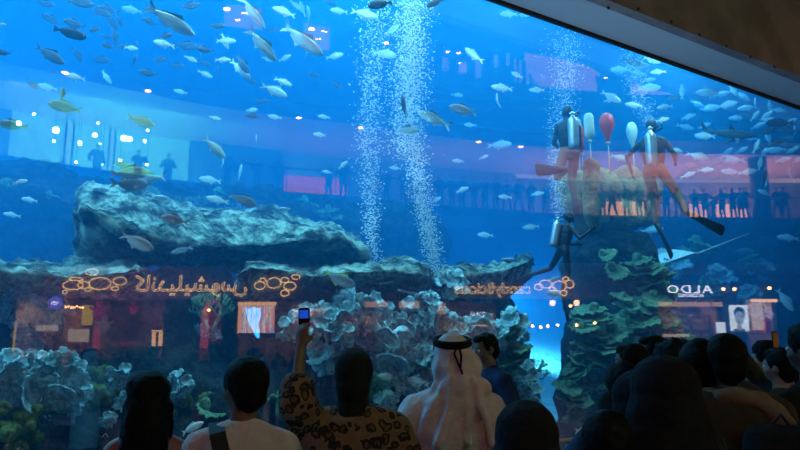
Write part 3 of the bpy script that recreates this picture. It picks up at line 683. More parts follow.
def shelf(x0, x1, y0, y1, Y, n, cols, lab, seed):
    r = random.Random(seed); root = empty('display_shelf'); tag(root, lab, 'shelf')
    for i in range(n + 1):
        y = y0 + (y1 - y0) * i / n; vbox('board', x0, x1, y - .4, y + .3, Y, .4, M['shop_brown'], root)
    vbox('side', x0 - .5, x0 + .2, y0, y1, Y, .4, M['shop_brown'], root); vbox('side', x1 - .2, x1 + .5, y0, y1, Y, .4, M['shop_brown'], root)
    for i in range(n):
        y = y0 + (y1 - y0) * (i + 1) / n; x = x0 + 1
        while x < x1 - 2:
            w = r.uniform(1.5, 4); hh = (y1 - y0) / n * r.uniform(.45, .85); item('packet', x, min(x + w, x1 - .5), y - hh, y - .5, Y + .05, r.choice(cols), 'small coloured goods packet on a mirrored shop shelf', 'packet', 'goods on the mirrored shop shelves', .25); x += w + r.uniform(.3, 1)
shelf(14, 34, 324, 350, FY + 1, 3, ['shop_yel', 'shop_white', 'shop_red'], 'goods shelf in the yellow edged shop below the round logo, mirrored', 1)
shelf(38, 56, 322, 350, FY + 1, 3, ['shop_white', 'shop_pink', 'shop_brown'], 'goods shelf beside the yellow edged shop front, mirrored', 2)
shelf(292, 328, 306, 350, FY + 2, 4, ['shop_red', 'shop_white', 'shop_brown'], 'goods shelf right behind the raised phone, mirrored', 3)
shelf(340, 380, 312, 350, FY + 2, 3, ['shop_red', 'shop_brown', 'shop_white'], 'goods shelf behind the crowded cup corals, mirrored', 4)
shelf(444, 470, 322, 350, FY + 2, 3, ['shop_white', 'shop_brown', 'shop_yel'], 'goods shelf under the neon number sign, mirrored', 5)
shelf(663, 690, 315, 337, FY + 1.5, 3, ['shop_red', 'shop_brown', 'shop_green', 'shop_white'], 'shoe shelf in the mirrored shoe shop, farther from the poster', 6)
shelf(693, 712, 315, 337, FY + 1.5, 3, ['shop_red', 'shop_white', 'shop_yel'], 'shoe shelf in the mirrored shoe shop, nearer the poster', 7)
shelf(752, 764, 304, 334, FY + 1.5, 4, ['shop_white', 'shop_brown', 'shop_pink'], 'narrow shelf in the bright shop past the poster', 8)
M['glow_yellow'] = glow('yellow_glow_panel', (1, .62, .08), 1.6); M['glow_cream'] = glow('cream_glow_panel', (1, .68, .5), 1.5); M['glow_pink'] = glow('pink_glow_panel', (1, .12, .22), 1.0)  # glowing panels added to make the shop interiors more vivid
for x0, x1, y0, y1, mm, lab in [(8, 14, 324, 352, 'glow_yellow', 'upright added yellow glow panel at the outer corner of the mirrored toy shop'), (36, 57, 325, 331, 'glow_cream', 'long added cream glow panel over the toy shop shelves'), (68, 88, 329, 342, 'glow_cream', 'square added cream glow panel beside the inflated figures'), (82, 92, 305, 325, 'glow_yellow', 'tall added yellow glow panel under the string of warm bulbs'),
        (93, 99, 325, 350, 'glow_pink', 'narrow added pink glow panel behind the inflated figures'), (199, 208, 318, 348, 'glow_pink', 'narrow added pink glow panel behind the green branching coral'), (294, 326, 308, 311, 'glow_cream', 'slim added cream glow strip right behind the raised phone'), (664, 690, 334, 337, 'glow_cream', 'low added cream glow strip under the shoe shelves'), (753, 764, 303, 330, 'glow_cream', 'added cream glow panel in the shop past the poster')]:
    item('glow_panel', x0, x1, y0, y1, FY + .6, mm, lab + ', mirrored', 'glow panel', dep=.15)
item('red_counter', 114, 140, 341, 346, FY + 1, 'shop_red', 'low red counter in the dim shop under the foreign script', 'counter')
def balloonfig(px, py, rr, m, lab):
    bm = bmesh.new(); k = 37 / F; c = PX(px, py, FY - .4); root = empty('balloon_figure'); root['label'] = lab; root['category'] = 'figure'
    ell(bm, c, (rr * k, rr * k * .6, rr * k * 1.1), sub=3); vobj('body', bm, m, root, True)
    bm = bmesh.new(); ell(bm, c + V((0, 0, rr * k * 1.5)), rr * k * .6, sub=2); vobj('head', bm, m, root, True)
    for s in (-1, 1): bm = bmesh.new(); capsule(bm, c + V((s * rr * k * .7, 0, rr * k * .5)), c + V((s * rr * k * 1.5, 0, rr * k * .9)), rr * k * .3, rr * k * .2); vobj('arm', bm, m, root, True)
balloonfig(99, 313, 6, M['shop_pink'], 'bright pink inflated figure in the mirrored toy shop'); balloonfig(104, 327, 6, M['shop_white'], 'pale inflated figure below the pink one'); balloonfig(134, 310, 4, M['shop_red'], 'small red inflated figure in the dim shop')
varea('toy_light', PX(85, 312, 34), PX(100, 318, 37), 1.0, (1, .5, .6), 260)
for i in range(7):
    p = PX(66 + i * 2.8, 307 - math.sin(i * 2) * .7, FY - .1); bm = bmesh.new(); ell(bm, p, .06, sub=1); tag(vobj('fairy_light', bm, M['downlight']), 'warm bulb in a short string over the mirrored toy shop', 'light', 'string of warm bulbs')
# round white and purple logo disc
root = empty('logo_sign'); tag(root, 'round glowing white and purple logo disc over the mirrored yellow edged shop', 'sign'); M['purple_glow'] = glow('purple_sign_light', (.25, .15, 1), 2.2)
c = PX(56, 303, FY - .3); k = 37 / F; bm = bmesh.new(); lathe(bm, [(6.5 * k, 0), (6.5 * k, .08)], n=28, mat=Matrix.Translation(c) @ Matrix.Rotation(PI / 2, 4, 'X')); vobj('disc', bm, M['purple_glow'], root)
for dx, dz, w, h in [(-3, 0, 1.2, 2.6), (-1, .7, 1.6, 2), (1.4, 0, 1.3, 2.6), (3.2, .4, 1.2, 1.8), (0, -1.6, 4, .7)]:
    bm = bmesh.new(); add_box(bm, (c.x + (dx - w / 2) * k, c.y - .16, c.z + (dz - h / 2) * k), (c.x + (dx + w / 2) * k, c.y - .09, c.z + (dz + h / 2) * k), bevel=.02); vobj('emblem', bm, M['white_sign'], root)
item('counter_frame', 152, 160, 330, 331.5, FY - .3, 'lamp_amb', 'glowing amber counter edge in the mirrored dim shop', 'counter')
item('counter_frame', 152, 153.2, 332, 346, FY - .3, 'lamp_amb', 'upright amber strip at the near end of the glowing counter', 'counter'); item('counter_frame', 158.6, 160, 332, 346, FY - .3, 'lamp_amb', 'upright amber strip at the far end of the glowing counter', 'counter')
# candy wall of coloured stripes
m, nt, out = new_mat('candy_wall_lit'); e_ = nt.nodes.new('ShaderNodeEmission'); e_.inputs[1].default_value = 3.6; nt.links.new(e_.outputs[0], out.inputs[0])
tc = nt.nodes.new('ShaderNodeTexCoord'); mp = nt.nodes.new('ShaderNodeMapping'); mp.inputs['Scale'].default_value = (2.8, 2.8, .35); nz = nt.nodes.new('ShaderNodeTexNoise'); nz.inputs['Scale'].default_value = 1.6; nz.inputs['Detail'].default_value = 3
cr = nt.nodes.new('ShaderNodeValToRGB'); el_ = cr.color_ramp.elements; el_[0].position = .3; el_[0].color = (.5, .08, .35, 1); el_[1].position = .7; el_[1].color = (1, .75, .2, 1)
for ps, c in ((.4, (1, .3, .1)), (.47, (.25, .3, .7)), (.53, (1, .8, .5)), (.6, (.9, .2, .3))): k_ = el_.new(ps); k_.color = (*c, 1)
nt.links.new(tc.outputs['Object'], mp.inputs[0]); nt.links.new(mp.outputs[0], nz.inputs[0]); nt.links.new(nz.outputs['Fac'], cr.inputs[0]); nt.links.new(cr.outputs[0], e_.inputs[0]); M['candy'] = m
root = empty('candy_display'); tag(root, 'glowing wall of colourful candy tubes in an amber frame, mirrored above the bright gap', 'display')
vbox('tubes', 242, 274, 306, 333, FY - .1, .2, M['candy'], root); vbox('frame', 238, 276, 302, 305.5, FY - .2, .2, M['lamp_amb'], root); vbox('frame', 238, 241, 305.5, 334, FY - .2, .2, M['warm_glow'], root); vbox('base', 238, 276, 333, 336, FY - .3, .5, M['shop_white'], root)
for x0, x1, y0, y1, lab in [(365, 388, 301.5, 307, 'amber lit shop header over the cup corals beside the phone'), (399, 420, 301.5, 308, 'amber lit shop header under the middle ledge tip'), (438, 446, 303, 314, 'narrow amber poster beside the neon number sign')]: item('lit_header', x0, x1, y0, y1, FY - .2, 'header_soft', lab + ', mirrored', 'sign', dep=.1)
for px in (553, 577):
    root = empty('wall_lamp'); bm = bmesh.new(); lathe(bm, [(.11, -.14), (.16, 0), (.13, .12), (.08, .15)], c=PX(px, 303, FY - .3), n=16); vobj('shade', bm, M['lamp_shade'], root, True); bm = bmesh.new(); tube(bm, [PX(px, 300, FY - .3), PX(px, 299, FY - .1), PX(px, 299, FY + .1)], .02, 6); vobj('arm', bm, M['fascia'], root)
    tag(root, 'warm shaded wall lamp mirrored in open water, ' + ('nearer the candy shop sign' if px < 560 else 'nearer the rock pillar'), 'lamp')
for px, py in [(533, 326), (541, 327), (548, 326), (558, 325), (577, 325), (595, 323), (735, 289), (770, 288), (724, 289), (209, 310), (571, 306)]:
    bm = bmesh.new(); ell(bm, PX(px, py, FY - .3), .085, sub=2); tag(vobj('spot_lamp', bm, M['downlight'], None, True), 'little warm spot lamp of the shop row, mirrored in the glass', 'light', 'little spot lamps of the shop row')
struct(vbox('wall_back_hall', 535, 598, 296, 420, FY + 4, .2, M['mall_wall']))
for x0, x1, lab in [(660, 711, 'wide'), (713, 723, 'short')]: item('lit_header', x0, x1, 302, 306.5, FY - .1, 'header_soft', lab + ' amber lit header under the mirrored shoe shop sign', 'sign', dep=.1)
item('window_card', 717, 726, 322, 333, FY - .3, 'poster', 'white lit card in the window of the mirrored shoe shop', 'card', dep=.05)
# poster of a face
root = empty('backlit_poster'); tag(root, 'backlit white poster of a face with pulled back hair, mirrored', 'poster')
vbox('panel', 731, 749, 305, 331, FY - .4, .1, M['poster'], root); k = 37 / F
def disc(cx, cy, rx, ry, m, nm, off, n=28):
    c = PX(cx, cy, FY - .4 - off); bm = bmesh.new(); rs = [[c + V((rx * k * math.cos(2 * PI * i / n), yy, ry * k * math.sin(2 * PI * i / n))) for i in range(n)] for yy in (0, .01)]; rings(bm, rs); vobj(nm, bm, m, root)
disc(740, 313.5, 5.6, 6.6, M['poster_hair'], 'hair', .02); disc(740, 318, 4.6, 6.6, M['poster_skin'], 'face', .04); disc(740, 327, 2.4, 3.6, M['poster_skin'], 'neck', .035); disc(740, 330, 6, 1.6, M['poster_dark'], 'shoulders', .03)
for s in (-1, 1): disc(740 + s * 1.9, 316.6, 1.0, .45, M['poster_hair'], 'eye', .055); disc(740 + s * 1.9, 315.2, 1.3, .22, M['poster_dark'], 'eyebrow', .055)
disc(740, 319.2, .6, 1.0, M['poster_dark'], 'nose', .055); disc(740, 321.8, 1.5, .55, M['poster_dark'], 'mouth', .055)
item('store_figure', 766, 771, 318, 333, FY + .8, 'shop_pink', 'pink clad display figure in the bright shop past the poster', 'mannequin'); item('lit_header', 752, 778, 299, 302, FY - .1, 'lamp_amb', 'amber header of the bright shop past the poster, mirrored', 'sign', dep=.1)
# ---- lettering
def text_bm(s, outline=False, bev=.012, extrude=.03, space=1.0):
    cu = bpy.data.curves.new('t', 'FONT'); cu.body = s; cu.align_x = 'CENTER'; cu.size = 1; cu.space_character = space
    if outline: cu.fill_mode = 'NONE'; cu.bevel_depth = bev; cu.bevel_resolution = 1
    else: cu.extrude = extrude
    o = bpy.data.objects.new('t', cu); C.objects.link(o); me = bpy.data.meshes.new_from_object(o.evaluated_get(bpy.context.evaluated_depsgraph_get()))
    bpy.data.objects.remove(o); bm = bmesh.new(); bm.from_mesh(me); bpy.data.meshes.remove(me); return bm
def letters(s, px0, px1, pyb, Y, m, parent, name='lettering', outline=False, bev=.02, squash=None, space=1.0, box=None):
    """readable text on the mall side whose mirror image spans px0..px1 above the baseline pyb; returns its scale box"""
    bm = text_bm(s, outline, bev, space=space)
    if box is None:
        xs = [v.co.x for v in bm.verts]; ys = [v.co.y for v in bm.verts]; box = (min(xs), max(xs), min(ys), max(ys))
    cx = (px0 + px1) / 2; c = PX(cx, pyb, Y); wid = PX(px1, pyb, Y).x - PX(px0, pyb, Y).x; k = wid / (box[1] - box[0]); kz = k * (squash or 1)
    mc = (box[0] + box[1]) / 2
    for v in bm.verts: v.co = V((c.x - (v.co.x - mc) * k, c.y + v.co.z * .3, c.z + v.co.y * kz))
    vobj(name, bm, m, parent); return box
def sign(label, s, px0, px1, pyb, squash=None, space=1.0, bev=.015):
    root = empty('shop_sign'); tag(root, label, 'sign'); bx = letters(s, px0, px1, pyb, FY - .25, M['letter_face'], root, 'letter_faces', squash=squash, space=space)
    letters(s, px0, px1, pyb, FY - .35, M['gold'], root, 'outline_tubes', True, bev, squash, space, bx); return root
sign('gold outlined word sign reading candylicious, mirrored along the shop row', 'candylicious', 455, 531, 293.5)
AR = '\uFEB1\uFEEE\uFEB8\uFEF4\uFEE0\uFEF4\uFEAA\uFEE7\uFE8E\uFEDB'
sign('gold outlined Arabic word sign, mirrored under the massive ledge', AR, 135, 247, 291, squash=1.0, bev=.015)
for lst, lab in [([(73, 285, 10, 4.6), (84, 285, 6, 3.5), (100, 283.5, 11, 6), (120, 281, 6.5, 4), (92, 272, 6, 3.2), (88, 289.5, 3, 2), (115, 288.5, 3.6, 1.8), (65, 292, 2.2, 1.8), (76, 279, 7, 1.6)], 'cluster of gold ring bubbles trailing off the mirrored Arabic sign toward the low ledge'),
        ([(260, 285.5, 5.2, 4), (263, 280, 3, 2), (274, 283, 7, 5.2), (285, 280, 4, 2.6), (290, 286, 6, 4), (296, 277, 4, 2.4), (285, 293, 4, 3)], 'cluster of gold ring bubbles between the Arabic sign and the phone'),
        ([(539, 287, 4, 3), (546, 284, 6, 4), (553, 289, 3, 2), (560, 286, 6.5, 5), (570, 284, 4, 4), (566, 279, 3, 2), (564, 293, 3.4, 2.4)], 'cluster of gold ring bubbles trailing off the mirrored candy sign toward the pillar')]:
    root = empty('bubble_logo'); tag(root, lab, 'sign')
    for cx, cy_, rx, ry in lst:
        bm = bmesh.new(); c = PX(cx, cy_, FY - .3); tube(bm, [c + V((rx * k * math.cos(a), 0, ry * k * math.sin(a))) for a in [2 * PI * i / 28 for i in range(29)]], .026, 6, False); vobj('ring', bm, M['gold'], root)
root = empty('shop_sign'); tag(root, 'thin white letters of the shoe shop name, mirrored under the ray', 'sign'); letters('ALDO', 668, 713, 293, FY - .3, M['white_sign'], root, squash=.75, space=1.2)
root = empty('shop_sign'); tag(root, 'tiny white second line under the thin shoe shop letters', 'sign'); letters('ACCESSORIES', 679, 704, 297, FY - .3, M['white_sign'], root, squash=1.2)
root = empty('shop_sign'); tag(root, 'small neon number sign reading TOP 10, mirrored below the candy sign', 'sign'); letters('TOP 10', 471, 485, 316, FY - .3, M['white_sign'], root, squash=1.3)
vbox('frame', 472, 488, 325, 326, FY - .3, .05, M['lamp_amb'], root)
# ================================================================== fish
def fishmat(name, back, belly, mid=None, rough=.35, metal=.0, stripe=None):
    m, nt, out = new_mat(name)
    b = nt.nodes.new('ShaderNodeBsdfPrincipled'); nt.links.new(b.outputs[0], out.inputs[0])
    b.inputs['Roughness'].default_value = rough; b.inputs['Metallic'].default_value = metal
    tc = nt.nodes.new('ShaderNodeTexCoord'); sp = nt.nodes.new('ShaderNodeSeparateXYZ'); nt.links.new(tc.outputs['Object'], sp.inputs[0])
    mr = nt.nodes.new('ShaderNodeMapRange'); mr.inputs['From Min'].default_value = -.14; mr.inputs['From Max'].default_value = .14
    nt.links.new(sp.outputs['Z'], mr.inputs[0])
    cr = nt.nodes.new('ShaderNodeValToRGB'); e = cr.color_ramp.elements
    e[0].position = .25; e[0].color = (*belly, 1); e[1].position = .82; e[1].color = (*back, 1)
    if mid: k = e.new(.55); k.color = (*mid, 1)
    nt.links.new(mr.outputs[0], cr.inputs[0]); nt.links.new(cr.outputs[0], b.inputs['Base Color'])
    return m
M['f_jack'] = fishmat('jack_scales', (.10, .14, .16), (.92, .92, .85), (.55, .6, .58), .3, .2)
M['f_pale'] = fishmat('pale_scales', (.55, .68, .66), (.95, .97, .92), (.85, .92, .88), .45)
M['f_blue'] = fishmat('dim_blue_scales', (.04, .07, .12), (.14, .2, .26), None, .5)
M['f_dark'] = fishmat('black_scales', (.008, .008, .015), (.02, .02, .035), None, .6)
M['f_pink'] = fishmat('pinkish_scales', (.22, .12, .10), (.85, .72, .62), (.62, .40, .32), .4)
M['f_grey'] = fishmat('grey_scales', (.12, .11, .12), (.5, .45, .42), (.28, .24, .24), .4)
M['f_yellow'] = pbr('yellow_fin', (.75, .85, .08), .5)
M['f_eye'] = pbr('fish_eye', (.01, .01, .01), .15); M['f_ring'] = pbr('fish_eye_ring', (.8, .75, .6), .3)
def mk_fish(name, H, W, m, fin, bend=0.0, fork=.9, tailh=.17, blunt=.0, seed=0, dors=.10):
    """nose at +x .5, tail tips at -.5, dorsal up z"""
    root = empty(name)
    def by(x): return bend * (x - .1) ** 2 * (1 if x < .1 else .5)
    xs = [.5, .485, .45, .38, .28, .15, 0, -.12, -.22, -.29, -.34]
    prof = [.02, .16 + blunt * .3, .38 + blunt * .3, .66 + blunt * .2, .88, 1, .95, .75, .48, .26, .16]
    wprof = [.03, .25, .5, .8, .97, 1, .88, .62, .36, .2, .14]
    bm = bmesh.new(); rs = []
    for x, p, w in zip(xs, prof, wprof):
        rs.append([V((x, by(x) + W / 2 * w * math.cos(a), H / 2 * p * math.sin(a) + .01 * (1 - p))) for a in [2 * PI * j / 14 for j in range(14)]])
    rings(bm, rs); obj('body', bm, m, root, True)
    def fin_(nm, pts, th=.008, mt=None):
        b2 = bmesh.new(); n = len(pts)
        A = [b2.verts.new((x, by(x) - th / 2, z)) for x, z in pts]; B = [b2.verts.new((x, by(x) + th / 2, z)) for x, z in pts]
        b2.faces.new(A); b2.faces.new(B[::-1])
        for j in range(n): b2.faces.new((A[j], B[j], B[(j + 1) % n], A[(j + 1) % n]))
        obj(nm, b2, mt or fin, root)
    t = tailh
    fin_('tail_fin', [(-.31, .03), (-.36, .05), (-.43, t * .7), (-.5, t), (-.47, t * .5), (-.5 + .1 * fork, 0), (-.47, -t * .5), (-.5, -t), (-.43, -t * .7), (-.36, -.05), (-.31, -.03)])
    fin_('dorsal_fin', [(.2, H * .42), (.14, H * .5 + dors * .75), (.08, H * .5 + dors * .55), (-.02, H * .5 + dors * .3), (-.14, H * .36 + dors * .25), (-.26, H * .2 + .02), (-.27, H * .12), (-.1, H * .3), (.1, H * .4)])
    fin_('anal_fin', [(.0, -H * .42), (-.06, -H * .48 - dors * .6), (-.12, -H * .38 - dors * .2), (-.26, -H * .18 - .02), (-.26, -H * .1), (-.1, -H * .3)])
    for s in (-1, 1):
        b2 = bmesh.new(); P = [(.2, -.02), (.14, -.01), (.03, -.07), (.06, -.1), (.16, -.06)]
        A = [b2.verts.new((x, by(x) + s * (W * .47 + (.2 - x) * .3), z)) for x, z in P]; B = [b2.verts.new((x, by(x) + s * (W * .47 + (.2 - x) * .3 + .006), z)) for x, z in P]
        b2.faces.new(A); b2.faces.new(B[::-1])
        for j in range(5): b2.faces.new((A[j], B[j], B[(j + 1) % 5], A[(j + 1) % 5]))
        obj('pectoral_fin', b2, fin, root)
        b2 = bmesh.new(); ell(b2, (.4, by(.4) + s * W * .34, H * .1), (.017, .01, .017), sub=2); e = obj('eye', b2, M['f_ring'], root, True)
        b2 = bmesh.new(); ell(b2, (.401, by(.4) + s * W * .36, H * .1), (.010, .009, .010), sub=1); obj('pupil', b2, M['f_eye'], e, True)
    return root
KIND = {
 'jack': [mk_fish('jack_fish', .26, .13, M['f_jack'], M['f_jack'], b, tailh=.15) for b in (0, .25)],
 'pale': [mk_fish('silver_fish', .30, .12, M['f_pale'], M['f_pale'], b, tailh=.12) for b in (0, .5, -.45)],
 'blue': [mk_fish('dusky_fish', .32, .13, M['f_blue'], M['f_blue'], b, tailh=.12) for b in (0, .3)],
 'dark': [mk_fish('black_fish', .34, .14, M['f_dark'], M['f_dark'], 0, fork=.2, tailh=.12, blunt=.5, dors=.03)],
 'pink': [mk_fish('snapper', .33, .14, M['f_pink'], M['f_pink'], 0, tailh=.13)],
 'grey': [mk_fish('snapper', .34, .14, M['f_grey'], M['f_grey'], .15, tailh=.13)],
 'yell': [mk_fish('yellow_tailed_fish', .34, .14, M['f_grey'], M['f_yellow'], .1, tailh=.17)],
}
CNT = {}
def fish(kind, px, py, L, ang, d, label=None, group=None, yaw=None):
    """L pixels long, heading at ang degrees (0 right, 90 up), d metres behind the glass"""
    k = KIND[kind]; CNT[kind] = CNT.get(kind, -1) + 1; pr = k[CNT[kind] % len(k)]
    p = tank(px, py, d); s = L * zc(p) / F
    vd = ray(px, py).normalized(); rt = vd.cross(V((0, 0, 1))).normalized(); up = rt.cross(vd)
    a = math.radians(ang); yw = math.radians(rnd.uniform(-28, 28) if yaw is None else yaw)
    h = (rt * math.cos(a) + up * math.sin(a)) * math.cos(yw) + vd * math.sin(yw)
    z = (up - h * up.dot(h)); z = z.normalized() if z.length > .15 else (rt - h * rt.dot(h)).normalized()
    y = z.cross(h)
    s /= max(.6, math.cos(yw))
    return inst(pr, frame(p, h * s, y * s, z * s), label, 'fish', group)
rnd = random.Random(11)
ONE = [
 ('dark', 70, 33, 31, -6, 2.2, 'plump black fish with stubby tail, alone above the glow near the ceiling corner'),
 ('jack', 171, 21, 52, -25, 1.5, 'big silver fish with pale belly diving toward the centre at the very top'),
 ('pale', 164, 44, 21, 175, 2.5, 'pale silver fish just under the big pale bellied diving fish'),
 ('blue', 96, 29, 14, 215, 3.0, 'small navy fish behind the tail of nobody, beside the plump black fish nose'),
 ('jack', 253, 13, 38, -50, 2.0, 'slender silver fish plunging steeply from the top edge, over the two row lights'),
 ('jack', 262, 45, 42, -46, 1.8, 'silver fish diving steeply behind the slender plunging one'),
 ('jack', 302, 40, 50, -34, 1.6, 'large grey fish with reddish forked tail diving toward the bubble columns'),
 ('pale', 284, 12, 24, 165, 2.4, 'round pale fish heading away from the bubbles near the top edge'),
 ('pale', 364, 14, 28, -12, 2.2, 'bright white bellied fish entering the first bubble column'),
 ('pale', 339, 11, 18, 175, 3.0, 'faint small fish behind the white bellied one by the bubbles'),
 ('blue', 242, 64, 22, -50, 2.6, 'dark fish swimming with a pale twin below the diving pair'),
 ('pale', 240, 69, 26, -38, 2.7, 'pale twin fish partly covered by a dark one'),
 ('pale', 275, 91, 27, -22, 2.2, 'bright silver fish gliding down in open blue water at mid height'),
 ('pale', 283, 82, 19, -20, 3.0, 'smaller pale fish right over the gliding silver one'),
 ('pale', 335, 56, 18, 15, 3.5, 'pale fish in the open water next to the first bubble column'),
 ('pale', 385, 54, 24, -8, 2.6, 'pale fish crossing through the tall bubble column'),
 ('pale', 392, 30, 16, 30, 3.2, 'pale fish caught between both bubble columns near the top'),
 ('dark', 380, 4, 25, -172, .9, 'black fish cut by the top edge above the bubble columns, blunt and round'),
 ('dark', 435, 3, 18, 200, .9, 'black fish half out of the picture at the top beside the second bubble column'),
 ('jack', 434, 119, 38, 155, 1.6, 'striped silver fish with forked tail between second bubble column and open blue'),
 ('jack', 406, 130, 25, 0, 1.5, 'round silver fish below the vertical dark fish in the bubbles'),
 ('blue', 404, 107, 24, 100, 1.4, 'dark fish swimming straight up inside the bubble column'),
 ('grey', 463, 110, 29, 165, 1.9, 'stout grey fish just above the striped silver fish'),
 ('pale', 473, 55, 22, 140, 2.6, 'bright white fish over the reflected row of lit posts'),
 ('pale', 500, 145, 24, 2, 4.0, 'thin pale shark shaped fish alone in midwater beside the diver'),
 ('pale', 502, 88, 22, 170, 2.8, 'pale fish under the reflected truss'), ('pale', 497, 100, 14, 95, 2.8, 'pale fish seen head on under the reflected truss'),
 ('pale', 537, 90, 16, 175, 2.8, 'pale fish next to the bubbles over the upper diver'), ('pale', 517, 75, 13, 150, 3, 'small curled pale fish by the reflected lit panel'),
 ('pale', 509, 14, 18, 175, 2.5, 'small pale fish tucked under the sloping ceiling edge'), ('pale', 523, 15, 13, -10, 2.5, 'bright little fish touching the sloping ceiling edge'),
 ('grey', 65, 107, 32, 175, 1.8, 'silver grey fish crossing the aqua lit room reflection'), ('grey', 62, 94, 15, 85, 1.9, 'small grey fish pointing up over the aqua room reflection'),
 ('pink', 141, 121, 28, -14, 1.8, 'brownish pink fish over the bright aqua lamps'), ('grey', 13, 125, 28, 180, 1.8, 'purplish grey fish at the side edge in front of the aqua room'),
 ('pink', 130, 173, 38, 8, 1.5, 'large orange brown fish hovering above the corner of the massive ledge'),
 ('grey', 130, 184, 36, 2, 1.9, 'blue grey fish right under the orange brown one'), ('jack', 150, 178, 30, 190, 2.1, 'silver fish with tail poking out behind the orange brown one'), ('grey', 124, 166, 20, -10, 2.2, 'small grey fish over the orange brown one'),
 ('pale', 215, 148, 28, -42, 2.0, 'pale slender fish diving in front of the aqua room edge'), ('grey', 243, 200, 29, -20, 2.2, 'grey brown fish resting over the middle of the massive ledge'),
 ('pale', 217, 200, 22, 170, 3.2, 'blue tinted pale fish behind the grey brown one on the ledge'), ('pink', 175, 220, 28, 170, 1.2, 'dark pinkish fish against the lit face of the massive ledge'),
 ('pink', 137, 242, 35, -24, 1.2, 'pink and silver fish in the dark undercut of the massive ledge'), ('jack', 182, 250, 22, 200, 1.3, 'round silver blue fish in the shade of the undercut'),
 ('yell', 340, 280, 34, -22, 1.2, 'grey fish with bright yellow tail under the middle ledge'),
 ('pale', 485, 235, 16, 175, 4.0, 'pale fish alone above the tapering ledge'), ('pale', 531, 227, 17, 185, 4.0, 'pale fish beside the air tank of the lower diver'),
 ('pale', 556, 293, 18, 175, 3.0, 'pale fish between the lower diver fins and the pillar'), ('pale', 553, 280, 14, 20, 4.0, 'faint fish near the foot of the lower diver'),
 ('pale', 388, 377, 21, 175, .9, 'cyan fish with yellow back passing before the cup corals'), ('pale', 417, 382, 24, 165, .9, 'big pale fish between the leopard shawl and the white robe'),
 ('pale', 192, 428, 24, 25, .8, 'cyan fish swimming up between the woman and the backpack man'), ('blue', 60, 420, 30, -12, .9, 'dark slender fish low beneath the largest cup coral'),
 ('pale', 50, 418, 13, 160, 1.0, 'tiny pale fish at the bottom below the largest cup coral'), ('pale', 587, 429, 26, 10, .9, 'pale fish at the foot of the pillar beside the black headscarf'),
 ('pale', 370, 322, 34, -40, 1.2, 'light blue parrot shaped fish nosing the cup corals near the phone'),
 ('pale', 785, 300, 26, -62, 3.0, 'cyan fish diving steeply beside the reflected shop'), ('pale', 660, 252, 19, 5, 4.0, 'pale fish just above the ray'), ('pale', 652, 230, 22, 5, 4.5, 'flat looking pale fish above the ray beside the sponge'),
 ('pale', 788, 238, 20, 170, 4.0, 'pale fish near the side edge above the reflected shop lights'), ('blue', 744, 251, 20, -10, 5, 'dim fish past the tail of the ray'),
 ('blue', 765, 178, 22, 80, 2.2, 'dark fish upright before the reflected round column'), ('pale', 766, 179, 15, 100, 3.0, 'pale fish upright over the reflected gallery crowd'),
 ('pale', 765, 193, 14, 150, 3.0, 'pale fish at the reflected gallery rail'), ('pale', 611, 97, 22, -35, 2.2, 'slender fish over the red lift bag'),
 ('pale', 648, 88, 24, -6, 3.0, 'pale fish in the reflected pink wedge'), ('pale', 709, 93, 24, 170, 2.6, 'bright pale fish over the dark shark'), ('pale', 705, 136, 20, 170, 2.4, 'pale fish next to the shark tail'),
 ('pale', 2, 24, 8, 0, 2, 'little pale fish cut by the side edge high up'), ('blue', 3, 53, 15, 190, 2, 'grey blue fish cut by the side edge under the glow'),
]
for k, x, y, L, a, d, lab in ONE:
    if 'nobody' in lab: lab = 'small navy fish just ahead of the nose of the plump black fish'
    fish(k, x, y, L, a, d, lab)
